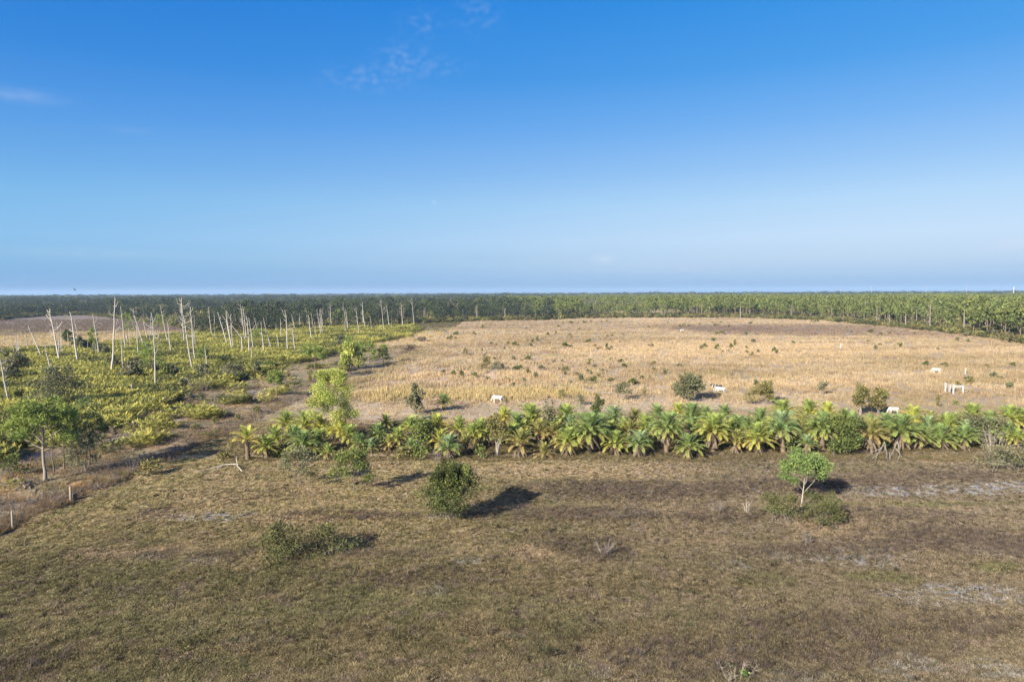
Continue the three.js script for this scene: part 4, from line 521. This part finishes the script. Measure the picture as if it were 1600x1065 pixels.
function cow(label, px, py, facing, pose, coat, scale = 1) {
  const g = at(px, py), t = thing('cow', label, 'cow', g.x, 0, g.z); t.rotation.y = facing; t.scale.setScalar(scale);
  const geo = cowGeos[pose].clone(), p = geo.attributes.position, c = new Float32Array(p.count * 3);
  for (let i = 0; i < p.count; i++) { const x = p.getX(i), y = p.getY(i), z = p.getZ(i); let k = jit([0.43, 0.41, 0.37], () => clamp(0.5 + 0.5 * N[1](x * 1.5, y * 1.5 + z)), 0.12); if (coat === 'pied' && N[2](x * 1.3 + 4, y * 1.1 + z) + (y > 1.05 ? 0.45 : -0.25) > 0.05) k = [0.02, 0.02, 0.022]; if (coat === 'white' && x > 1.1 && y < 0.42) k = [0.3, 0.27, 0.25]; c.set(k, i * 3); }
  geo.setAttribute('color', new THREE.BufferAttribute(c, 3)); part(t, 'body', geo, woodMat);
  const tail = new MB(); tail.col = [0.45, 0.43, 0.38]; tail.tube([[-1.0, 1.2, 0, 0.05], [-1.1, 1.0, 0.02, 0.03], [-1.12, 0.6, 0.03, 0.022], [-1.1, 0.42, 0.03, 0.05], [-1.1, 0.3, 0.03, 0.01]], 6); part(t, 'tail', tail.geo(), woodMat);
  for (const s of [-1, 1]) { const hn = new MB(); hn.col = [0.2, 0.18, 0.15]; const hy = pose === 'graze' ? 0.84 : 1.48, hx = pose === 'graze' ? 1.02 : 1.0; hn.tube([[hx, hy - 0.04, s * 0.08, 0.035], [hx, hy + 0.04, s * 0.2, 0.025], [hx - 0.02, hy + 0.14, s * 0.22, 0.008]], 5); part(t, 'horn', hn.geo(), woodMat); }
}
cow('white cow grazing side-on before the golden grass', 777, 629.5, Math.PI * 0.96, 'graze', 'white', 1.0);
cow('white cow grazing in front of a black and white cow', 1126, 615, Math.PI * 0.92, 'graze', 'white', 0.95);
cow('black and white cow standing behind a white cow', 1120, 611.5, Math.PI * 0.85, 'stand', 'pied', 1.0);
cow('white cow grazing in pale grass above the white pen', 1463, 584, Math.PI * 0.94, 'graze', 'white', 1.02);
cow('white cow half hidden behind tall olive shrubs by the palms', 1396, 647, Math.PI * 0.97, 'graze', 'white', 0.85);
cow('distant white cow at the edge of the brown weedy patch', 1066, 519, Math.PI * 0.1, 'graze', 'white', 1.05);

// ---------------------------------------------------------------- bird, poles, moon
{
  const dir = new THREE.Vector3((117 - W / 2) / FOCAL, (H / 2 - 453) / FOCAL, -1).applyQuaternion(qc).multiplyScalar(190).add(camera.position), t = thing('bird', 'dark bird flying low over the far trees', 'bird', dir.x, dir.y, dir.z), mb = new MB(); mb.col = [0.03, 0.03, 0.032];
  mb.tube([[-0.32, 0, 0, 0.02], [-0.15, 0, 0, 0.07], [0.1, 0.01, 0, 0.09], [0.25, 0.03, 0, 0.05], [0.34, 0.03, 0, 0.015]], 7); part(t, 'body', mb.geo(), woodMat);
  for (const s of [-1, 1]) { const w = new MB(); w.col = [0.03, 0.03, 0.032]; w.quad([0.14, 0.03, s * 0.05], [-0.12, 0.03, s * 0.05], [-0.16, 0.28, s * 0.42], [0.1, 0.3, s * 0.4]); w.tri([0.1, 0.3, s * 0.4], [-0.16, 0.28, s * 0.42], [-0.14, 0.34, s * 0.78]); part(t, 'wing', w.geo(), woodMat); }
  const tl = new MB(); tl.col = [0.03, 0.03, 0.032]; tl.tri([-0.28, 0, 0], [-0.5, 0, -0.1], [-0.5, 0, 0.1]); part(t, 'tail', tl.geo(), woodMat); t.rotation.y = 0.9; t.rotation.x = 0.5;
}
[[1313, 449], [1361, 447.5], [1393, 448], [1446, 446], [1509, 446], [1583, 448]].forEach(([px, py], k) => {
  const D = k === 5 ? 1500 : 2300, x = (px - W / 2) / FOCAL * D, top = EYE + (458 - 0.0044 * (px - 800) - py) / FOCAL * D, t = thing('power_pole', `tall thin power pole on the wooded horizon, ${ordinal(k + 1)} from left`, 'power pole', x, 0, -D), mb = new MB(); mb.col = k === 5 ? [0.6, 0.6, 0.58] : [0.3, 0.3, 0.3]; mb.tube([[0, 0, 0, 0.7], [0, top, 0, 0.4]], 6); part(t, 'pole', mb.geo(), woodMat);
  for (let a = 0; a < 2; a++) { const b = new MB(); b.col = [0.3, 0.3, 0.3]; b.tube([[-3.2, top - 2 - 4 * a, 0, 0.25], [3.2, top - 2 - 4 * a, 0, 0.25]], 5); part(t, 'crossarm', b.geo(), woodMat); }
});
{
  const v = new THREE.Vector3((677 - W / 2) / FOCAL, (H / 2 - 316) / FOCAL, -1).applyQuaternion(qc).multiplyScalar(20000).add(camera.position), g = new THREE.SphereGeometry(70, 24, 16, 0, Math.PI), m = new THREE.Mesh(g, new THREE.MeshBasicMaterial({ color: new THREE.Color(0.75, 0.8, 0.85), transparent: true, opacity: 0.045 }));
  m.name = 'sky_moon'; m.position.copy(v); m.rotation.set(0.2, 0.9, 0.5); m.userData = { label: 'faint pale half moon in the clear blue sky', category: 'moon' }; scene.add(m);
}

// ---------------------------------------------------------------- far woods
function farPine(seed, o = {}) { // unit tree of 1 m: long bare trunk, crown of needle clumps
  const r = rng(seed), tr = new MB(), cr = new MB(); tr.col = o.bark ?? [0.17, 0.14, 0.115]; tr.tube([[0, -0.02, 0, 0.011], [0.01, 0.5, 0, 0.009], [0, 0.95, 0.01, 0.004]], 5);
  const base = o.base ?? 0.45, cols = o.cols ?? [[0.105, 0.13, 0.042], [0.085, 0.108, 0.038], [0.13, 0.145, 0.045]], blobs = [], nb = o.nb ?? 11, wd = o.w ?? 0.17;
  for (let k = 0; k < nb; k++) { const f = (k + 0.5 * r()) / nb, y = mix(base, 0.93, f), q = wd * Math.sqrt(Math.max(0.12, Math.sin(Math.PI * Math.min(1, 0.22 + 0.75 * f)))) * (0.35 + 0.75 * r()), a = k * 2.4 + r(), s = wd * (0.34 + 0.28 * r()); blobs.push([Math.cos(a) * q, y, Math.sin(a) * q, s, s * (o.flat ?? 0.62), s, o.n ?? 22]); }
  leavesIn(cr, r, blobs, { cols, size: o.leaf ?? 0.055, wide: o.wide ?? 0.42, up: 0.3, tone: 0.5, floor: 0 });
  return { trunk: tr.geo(), crown: cr.geo() };
}
const pineKinds = [1, 2, 3, 4, 5].map((s) => farPine(s * 17, { base: 0.36 + 0.07 * (s % 3), w: 0.17 + 0.025 * (s % 3), n: 26, nb: 12 }));
const darkPines = [1, 2, 3].map((s) => farPine(s * 19, { base: 0.34 + 0.06 * (s % 3), w: 0.18, n: 24, nb: 12, cols: [[0.055, 0.076, 0.03], [0.066, 0.084, 0.031], [0.048, 0.066, 0.03]] }));
const oakKinds = [1, 2, 3].map((s) => farPine(s * 23, { base: 0.1, w: 0.38, nb: 15, n: 22, leaf: 0.07, flat: 0.6, cols: [[0.034, 0.046, 0.026], [0.043, 0.054, 0.028], [0.031, 0.042, 0.029]] }));
const bareKinds = [1, 2].map((s) => farPine(s * 29, { base: 0.35, w: 0.2, nb: 9, n: 9, leaf: 0.06, wide: 0.1, cols: [[0.22, 0.18, 0.15], [0.18, 0.15, 0.13]], bark: [0.36, 0.31, 0.26] }));
const lightKinds = [1, 2].map((s) => farPine(s * 37, { base: 0.12, w: 0.32, nb: 12, n: 20, leaf: 0.075, cols: [[0.17, 0.165, 0.06], [0.14, 0.145, 0.05], [0.115, 0.125, 0.05]] }));
// woods to the right are pines, those straight ahead and to the left darker mixed trees
const pineShare = (x, z) => { const a = x / -z; return smooth(-0.02, 0.14, a + 0.12 * fbm(2, x * 0.004, z * 0.004)); };
const holeAt = (x, z) => { for (const p of HOLES) { const q = ((x - p.x) / p.rx) ** 2 + ((z - p.z) / p.rz) ** 2; if (q < 1) return 1; } return 0; };
const lowBelt = (x, z) => { const a = x / -z, d = -z; return a < -0.42 && d < 800 ? 9 : a > -0.34 && a < -0.1 && d < 720 ? 12.5 : a > 0.1 && a < 0.2 && d < 700 ? 9.5 : 99; };
const clearing = (x, z) => { const d = -z; if (holeAt(x, z)) return 0.93; if (d < 560) return 0; return Math.max(smooth(0.26, 0.4, fbm(3, x * 0.0022, z * 0.0011)), 0.8 * smooth(0.3, 0.5, fbm(2, x * 0.006, z * 0.004))); };
const placed = []; // [x, z, kind list, index, height]
const fr = rng(4242);
function pickTree(x, z) {
  const p = pineShare(x, z), q = fr(), dark = fbm(4, x * 0.006, z * 0.006);
  if (q < p * 0.8) return [pineKinds, 10 + 9 * Math.pow(fr(), 0.7), 'pine'];
  if (q < p * 0.86 + 0.05) return [bareKinds, 9 + 6 * fr(), 'bare'];
  if (q > mix(0.97, 0.92, p) - 0.4 * smooth(0.3, 0.5, fbm(1, x * 0.007 + 5, z * 0.005))) return [lightKinds, 6 + 4 * fr(), 'light'];
  return p > 0.5 ? [oakKinds, 7 + 4 * fr(), 'oak'] : fr() < 0.14 + dark * 0.3 ? [darkPines, 11 + 6 * fr(), 'pine'] : [oakKinds, 7 + 7 * fr() + 3 * dark, 'oak'];
}
const grow = (x, z) => clamp(0.92 + 0.42 * fbm(1, x * 0.018, z * 0.018) + 0.3 * fbm(2, x * 0.005, z * 0.005), 0.5, 1.4);
const single = []; // trees of the near edge of the woods
for (let tries = 0; tries < 60000 && single.length < 560; tries++) {
  const a = (fr() * 2 - 1) * 0.84, probe = forestEdge(a * 100, -100), z = -(probe + Math.pow(fr(), 1.4) * 75), x = a * -z;
  if (single.some((s) => Math.hypot(s[0] - x, s[1] - z) < 5.2)) continue; const [kinds, h0, k] = pickTree(x, z), h = Math.min(h0 * grow(x, z), 15.4 + 2.4 * fr(), lowBelt(x, z) * (0.7 + 0.5 * fr())); single.push([x, z, kinds, Math.floor(fr() * kinds.length), h, k]);
}
const WL = { pine: ['wood_pine', 'tall slash pine with bare lower trunk in the edge of the far woods', 'pines along the edge of the far woods'], oak: ['wood_oak', 'dark rounded evergreen tree in the edge of the far woods', 'dark evergreens along the edge of the far woods'], bare: ['wood_bare_tree', 'leafless grey tree in the edge of the far woods', 'leafless trees along the edge of the far woods'], light: ['wood_light_tree', 'pale yellow-green bushy tree in the edge of the far woods', 'pale bushy trees along the edge of the far woods'] };
for (const [x, z, kinds, i, h, k] of single) { const [n, l, g] = WL[k], t = thing(n, l, 'tree', x, 0, z, g); t.scale.setScalar(h); t.rotation.y = fr() * 6.28; part(t, 'trunk', kinds[i].trunk, woodMat); part(t, 'crown', kinds[i].crown, leafMat); }

// scattering of what nobody could count
const M4 = new THREE.Matrix4(), Q = new THREE.Quaternion(), UPV = new THREE.Vector3(0, 1, 0), P3 = new THREE.Vector3(), S3 = new THREE.Vector3(), C3 = new THREE.Color(), E3 = new THREE.Euler();
function scatter(parent, name, geo, mat, list) { // list: [x, y, z, turn, sx, sy, colour?]
  const m = new THREE.InstancedMesh(geo, mat, list.length); m.name = name; m.castShadow = m.receiveShadow = true;
  list.forEach((l, k) => { Q.setFromAxisAngle(UPV, l[3]); M4.compose(P3.set(l[0], l[1], l[2]), Q, S3.set(l[4], l[5], l[4])); m.setMatrixAt(k, M4); if (l[6]) m.setColorAt(k, C3.setRGB(l[6][0], l[6][1], l[6][2])); });
  if (parent) parent.add(m); else { m.userData = { kind: 'stuff' }; scene.add(m); } return m;
}
function stuff(name, label, category) { const o = new THREE.Group(); o.name = name; o.userData = { kind: 'stuff', label, category }; scene.add(o); return o; }
{
  const wood = stuff('far_woods', 'unbroken pine and oak woods reaching to the horizon', 'woods'), lists = new Map(), add = (geo, l) => { if (!lists.has(geo)) lists.set(geo, []); lists.get(geo).push(l); };
  const merged = new Map(), mergedOf = (kd) => { if (!merged.has(kd)) merged.set(kd, mergeGeometries([kd.trunk.clone(), kd.crown.clone()])); return merged.get(kd); };
  for (let k = 0; k < 26000; k++) { // near belt of the woods
    const a = (fr() * 2 - 1) * 0.95, e = forestEdge(a * 100, -100) + 55, d = e * Math.pow(1500 / e, Math.pow(fr(), 0.8)), x = a * d, z = -d; if (clearing(x, z) > fr()) continue;
    const [kinds, h0] = pickTree(x, z), h = Math.min(h0 * grow(x, z), 15.2 + 2.6 * fr(), lowBelt(x, z) * (0.7 + 0.5 * fr())), kd = kinds[Math.floor(fr() * kinds.length)]; add(mergedOf(kd), [x, 0, z, fr() * 6.28, h * (0.9 + 0.3 * fr()), h]);
  }
  for (let k = 0; k < 60000; k++) { // far canopy
    const a = (fr() * 2 - 1) * 0.95, d = 1500 * Math.pow(8, Math.pow(fr(), 1.15)), x = a * d, z = -d; if (clearing(x, z) > fr() * 1.1) continue;
    const dark = fbm(5, x * 0.0012, z * 0.0006), rightish = smooth(-0.1, 0.25, a), kinds = fr() < 0.72 + dark ? oakKinds : fr() < 0.8 ? (fr() < rightish ? pineKinds : darkPines) : lightKinds, kd = kinds[Math.floor(fr() * kinds.length)], h = 8 + 7 * fr() + 6 * fbm(4, x * 0.003, z * 0.002) + (d > 2200 && fr() < 0.12 ? 4 + 4 * fr() : 0), wd = clamp(d / 1500, 1.1, 4); add(mergedOf(kd), [x, 0, z, fr() * 6.28, h * wd, h]);
  }
  let i = 0; for (const [geo, list] of lists) scatter(wood, 'trees_' + String(++i).padStart(3, '0'), geo, leafMat, list);
}
{ // low growth under the edge of the woods
  const list = []; const bushGeos = [5, 6].map((s) => { const r = rng(s), mb = new MB(), bl = []; for (let k = 0; k < 6; k++) bl.push([(r() - .5) * 0.9, 0.25 + 0.4 * r(), (r() - .5) * 0.9, .35, .28, .35, 26]); leavesIn(mb, r, bl, { cols: [[1, 1, 1]], size: 0.22, wide: 0.4, tone: 0.4 }); return mb.geo(); });
  const g = stuff('wood_edge_undergrowth', 'low shrubs and palmetto along the foot of the far woods', 'undergrowth');
  for (let k = 0; k < 5200; k++) { const a = (fr() * 2 - 1) * 0.9, e = forestEdge(a * 100, -100), d = e + (fr() - 0.12) * 60, x = a * d, z = -d, right = smooth(0, 0.3, a), c = fr() < 0.22 + 0.1 * right ? [0.15, 0.14, 0.05] : fr() < 0.55 ? [0.065, 0.075, 0.03] : [0.11, 0.1, 0.05], s = 1.4 + 2.4 * fr(); list.push([x, 0, z, fr() * 6, s, s * (0.7 + 0.4 * fr()), jit(c, fr, 0.3)]); }
  scatter(g, 'shrubs', bushGeos[0], leafMat, list.slice(0, 2600)); scatter(g, 'shrubs_001', bushGeos[1], leafMat, list.slice(2600));
}

// small dark shrubs dotted over the straw field
{
  const protos = [1, 2, 3].map((s) => { const t = new THREE.Group(); shrubParts(t, 1, 1, { seed: 700 + s, blobs: 5, leaves: 1, stems: 2, leaf: 0.2, col: s === 2 ? 'olive' : s === 1 ? 'dark' : 'grey', spikes: 3, thick: 0.02 }); return t; });
  let k = 0; const r = rng(88);
  while (k < 190) { const px = 640 + r() * 960, py = 503 + Math.pow(r(), 1.7) * 105, g = at(px, py); if (g.d > forestEdge(g.x, g.z) - 6 || g.x < fenceX(g.z) + 6 || fbm(1, g.x * 0.02, g.z * 0.012) + 0.25 * (1 - (px - 640) / 500) < 0.35 * r()) continue; const c = protos[k % 3].clone(); c.name = numbered('field_shrub'); const w = 0.8 + 2.0 * r() * r() + 0.4 * r(); c.position.set(g.x, 0, g.z); c.scale.set(w, 0.6 + 1.2 * r(), w); c.rotation.y = r() * 6; c.userData = { label: 'small dark shrub dotted in the open straw field', category: 'shrub', group: 'small shrubs dotted over the straw field' }; scene.add(c); k++; }
}

// ---------------------------------------------------------------- palmetto thicket
{
  const g = stuff('palmetto_thicket', 'dense yellow-green saw palmetto carpet beneath the dead pines', 'palmetto'), geos = [1, 2, 3].map((s) => palmettoGeo(300 + s, 15, 1, [[1, 1, 1]])), lists = [[], [], []], r = rng(55);
  for (let k = 0; k < 60000 && lists[0].length < 7000; k++) {
    const d = 78 * Math.pow(420 / 78, Math.pow(r(), 0.75)), a = -0.9 + r() * 0.85, x = a * d, z = -d; if (!inside(palmettoPoly, x + 5 * fbm(4, x * 0.12, z * 0.1), z + 7 * fbm(5, x * 0.12, z * 0.1)) && !(x < fenceX(z) - 5 && d < 190 && fbm(4, x * 0.1 + 4, z * 0.1) > 0.3 + 0.25 * r())) continue; const n = fbm(1, x * 0.09, z * 0.09) + 0.5 * fbm(2, x * 0.3, z * 0.3, 2); if (n < -0.14 - 0.12 * smooth(150, 100, d)) continue;
    const t = fbm(3, x * 0.03, z * 0.04), c = t + 0.4 * (r() - 0.5) > 0.16 ? [0.125, 0.135, 0.045] : r() < 0.6 ? [0.35, 0.33, 0.085] : [0.24, 0.245, 0.065], s = 0.75 + 0.75 * r(); lists[k % 3].push([x, 0, z, r() * 6, s, s * 0.95, jit(c, r, 0.25)]);
  }
  lists.forEach((l, i) => scatter(g, 'fan_leaves_' + String(i + 1).padStart(3, '0'), geos[i], leafMat, l));
}

// ---------------------------------------------------------------- grasses
function tuftGeo(seed, n, spread, h, lean, w) { const r = rng(seed), mb = new MB(); for (let k = 0; k < n; k++) { const a = r() * 6.283, q = spread * Math.sqrt(r()), b = r() * 6.283, l = h * (0.55 + 0.6 * r()), x = Math.cos(a) * q, z = Math.sin(a) * q, dx = Math.cos(b) * lean * (0.4 + r()) * l, dz = Math.sin(b) * lean * (0.4 + r()) * l, k2 = 0.75 + 0.5 * r(); mb.col = [k2, k2, k2]; const c = Math.cos(b + 1.57) * w, s = Math.sin(b + 1.57) * w; mb.tri([x - c, -0.02, z - s], [x + c, -0.02, z + s], [x + dx, l, z + dz]); } return mb.geo(); }
const col4 = [0, 0, 0, 0];
{ // short pasture grass
  const geos = [1, 2, 3].map((s) => tuftGeo(400 + s, 16, 0.15, 0.1, 1.15, 0.028)), lists = [[], [], []], r = rng(99), total = 480000;
  for (let k = 0; k < total; k++) {
    const d = 30 * Math.pow(3.55, Math.pow(r(), 1.15)), a = (r() * 2 - 1) * 0.86, x = a * d, z = -d; if (x < fenceX(z) - 1) continue; groundColor(x, z, col4); if (r() < 1.1 * (info.sand - 0.15)) continue;
    const patch = fbm(5, x * 0.5, z * 0.5, 2), s = 0.6 + 0.55 * r() + 0.45 * patch, b = r() < 0.14 ? 0.3 : 0.5 + 1.3 * Math.pow(r(), 1.3); lists[k % 3].push([x, height(x, z), z, r() * 6.28, s * 1.1, s * (info.weed > 0.4 ? 1.3 : 1), [col4[0] * b * 1.18, col4[1] * b * 1.16, col4[2] * b]]);
  }
  const g = stuff('pasture_grass', 'short rough olive and tan pasture grass', 'grass'); lists.forEach((l, i) => scatter(g, 'grass_tufts_' + String(i + 1).padStart(3, '0'), geos[i], dryMat, l));
}
{ // tall dry grass of the straw field, golden grass and dry fringe under the palms
  const geos = [1, 2, 3].map((s) => tuftGeo(420 + s, 16, 0.5, 0.8, 0.45, 0.05)), lists = [[], [], []], r = rng(101);
  for (let k = 0; k < 170000; k++) {
    const d = 54 * Math.pow(10.2, Math.pow(r(), 0.82)), a = (r() * 2 - 1) * 0.86, x = a * d, z = -d; if (d > forestEdge(x, z) + 8) continue; if (x > fenceX(z) - 0.5 ? d < 98 : inside(palmettoPoly, x, z)) continue;
    groundColor(x, z, col4); const clump = fbm(4, x * 0.12, z * 0.06) + 0.6 * fbm(2, x * 0.5, z * 0.3, 2), gold = info.gold; if (gold < 0.4 && clump < (x < fenceX(z) && d < 200 ? 0.15 : -0.1) && r() < 0.8) continue; if (info.sand > 0.4) continue;
    const low = x < fenceX(z) ? 0.95 * smooth(300, 200, d) : d < 150 ? smooth(150, 110, d) * (1 - gold) : 0, s = (0.55 + 0.6 * r() + 0.5 * Math.max(0, clump)) * mix(1, 0.4, low) * (1 + gold * (0.35 + 0.5 * clump)), b = (0.9 + 0.4 * r()); lists[k % 3].push([x, height(x, z), z, r() * 6.28, s * mix(1, 1.5, clamp((d - 150) / 250)), s, [col4[0] * b * 1.12, col4[1] * b * 1.1, col4[2] * b]]);
  }
  for (let k = 0; k < 8000; k++) { const px = 360 + r() * 1260, py = 688 + r() * 34, g = at(px, py), c = r() < 0.6 ? [0.12, 0.108, 0.05] : [0.18, 0.14, 0.08], s = 0.22 + 0.4 * r() * r() + 0.2 * Math.max(0, N[1](g.x * 0.3, g.z * 0.3)); lists[k % 3].push([g.x, height(g.x, g.z), g.z, r() * 6, s, s, jit(c, r, 0.3)]); }
  const g = stuff('dry_grass', 'tall straw-coloured dry grass over the far field', 'grass'); lists.forEach((l, i) => scatter(g, 'straw_tufts_' + String(i + 1).padStart(3, '0'), geos[i], dryMat, l));
}
{ // dry dark weeds of the low strips, brush of the bank, dark tussocks
  const twig = [1, 2].map((s) => { const r = rng(440 + s), mb = new MB(); for (let k = 0; k < 9; k++) { const a = r() * 6.283, e = 0.7 + 0.8 * r(), l = 0.35 + 0.4 * r(), c = Math.cos(e) * l, x = Math.cos(a), z = Math.sin(a), k2 = 0.7 + 0.6 * r(); mb.col = [k2, k2, k2]; mb.tri([-z * 0.012, 0, x * 0.012], [z * 0.012, 0, -x * 0.012], [x * c, Math.sin(e) * l, z * c]); for (let j = 0; j < 2; j++) { const f = 0.4 + 0.5 * r(), d = randDir(r), q = 0.16; mb.tri([x * c * f, Math.sin(e) * l * f, z * c * f], [x * c * f + 0.012, Math.sin(e) * l * f + 0.012, z * c * f], [x * c * f + d[0] * q, Math.sin(e) * l * f + Math.abs(d[1]) * q, z * c * f + d[2] * q]); } } return mb.geo(); });
  const lists = [[], []], r = rng(103);
  for (let k = 0; k < 150000; k++) {
    const d = 32 * Math.pow(5.2, r()), a = (r() * 2 - 1) * 0.86, x = a * d, z = -d, left = x < fenceX(z); if (!left && d > 84) continue; groundColor(x, z, col4);
    let p = info.weed * 0.5 * smooth(-0.6, 0.6, N[1](x * 0.6, z * 0.6)); if (left) p = inside(palmettoPoly, x, z) ? 0 : d > 160 ? 0.1 : 0.4 + 0.6 * fbm(5, x * 0.07 + 9, z * 0.1) + 0.5 * smooth(4, 1, fenceX(z) - x); if (r() > p) continue; const c = left ? (r() < 0.5 ? [0.15, 0.122, 0.095] : [0.25, 0.17, 0.09]) : [0.12, 0.095, 0.08], s = 0.5 + 0.6 * r(); lists[k % 2].push([x, height(x, z), z, r() * 6, s, s, jit(c, r, 0.35)]);
  }
  const g = stuff('dry_weeds', 'dull purple-brown dry weeds in the low strips', 'weeds'); lists.forEach((l, i) => scatter(g, 'weed_stalks_' + String(i + 1).padStart(3, '0'), twig[i], dryMat, l));
  const tuss = [], tg = tuftGeo(460, 30, 0.2, 0.17, 1.2, 0.04); for (let k = 0; k < 2600; k++) { const d = 33 * Math.pow(2.4, r()), x = (r() * 2 - 1) * 0.82 * d, z = -d; if (x < fenceX(z)) continue; const s = 0.25 + 0.9 * Math.pow(r(), 4) + 0.2 * r(); tuss.push([x, height(x, z), z, r() * 6, s, s, jit(r() < 0.75 ? [0.024, 0.02, 0.016] : [0.05, 0.08, 0.03], r, 0.3)]); }
  const t = stuff('dark_tussocks', 'small dark tussocks and clods dotted over the near grass', 'tussocks'); scatter(t, 'tussocks', tg, dryMat, tuss);
}

// ---------------------------------------------------------------- draw
const renderer = new THREE.WebGLRenderer({ antialias: true });
renderer.shadowMap.enabled = true; renderer.shadowMap.type = THREE.PCFSoftShadowMap;
renderer.toneMapping = THREE.LinearToneMapping; renderer.toneMappingExposure = EXPOSURE;
renderer.render(scene, camera);
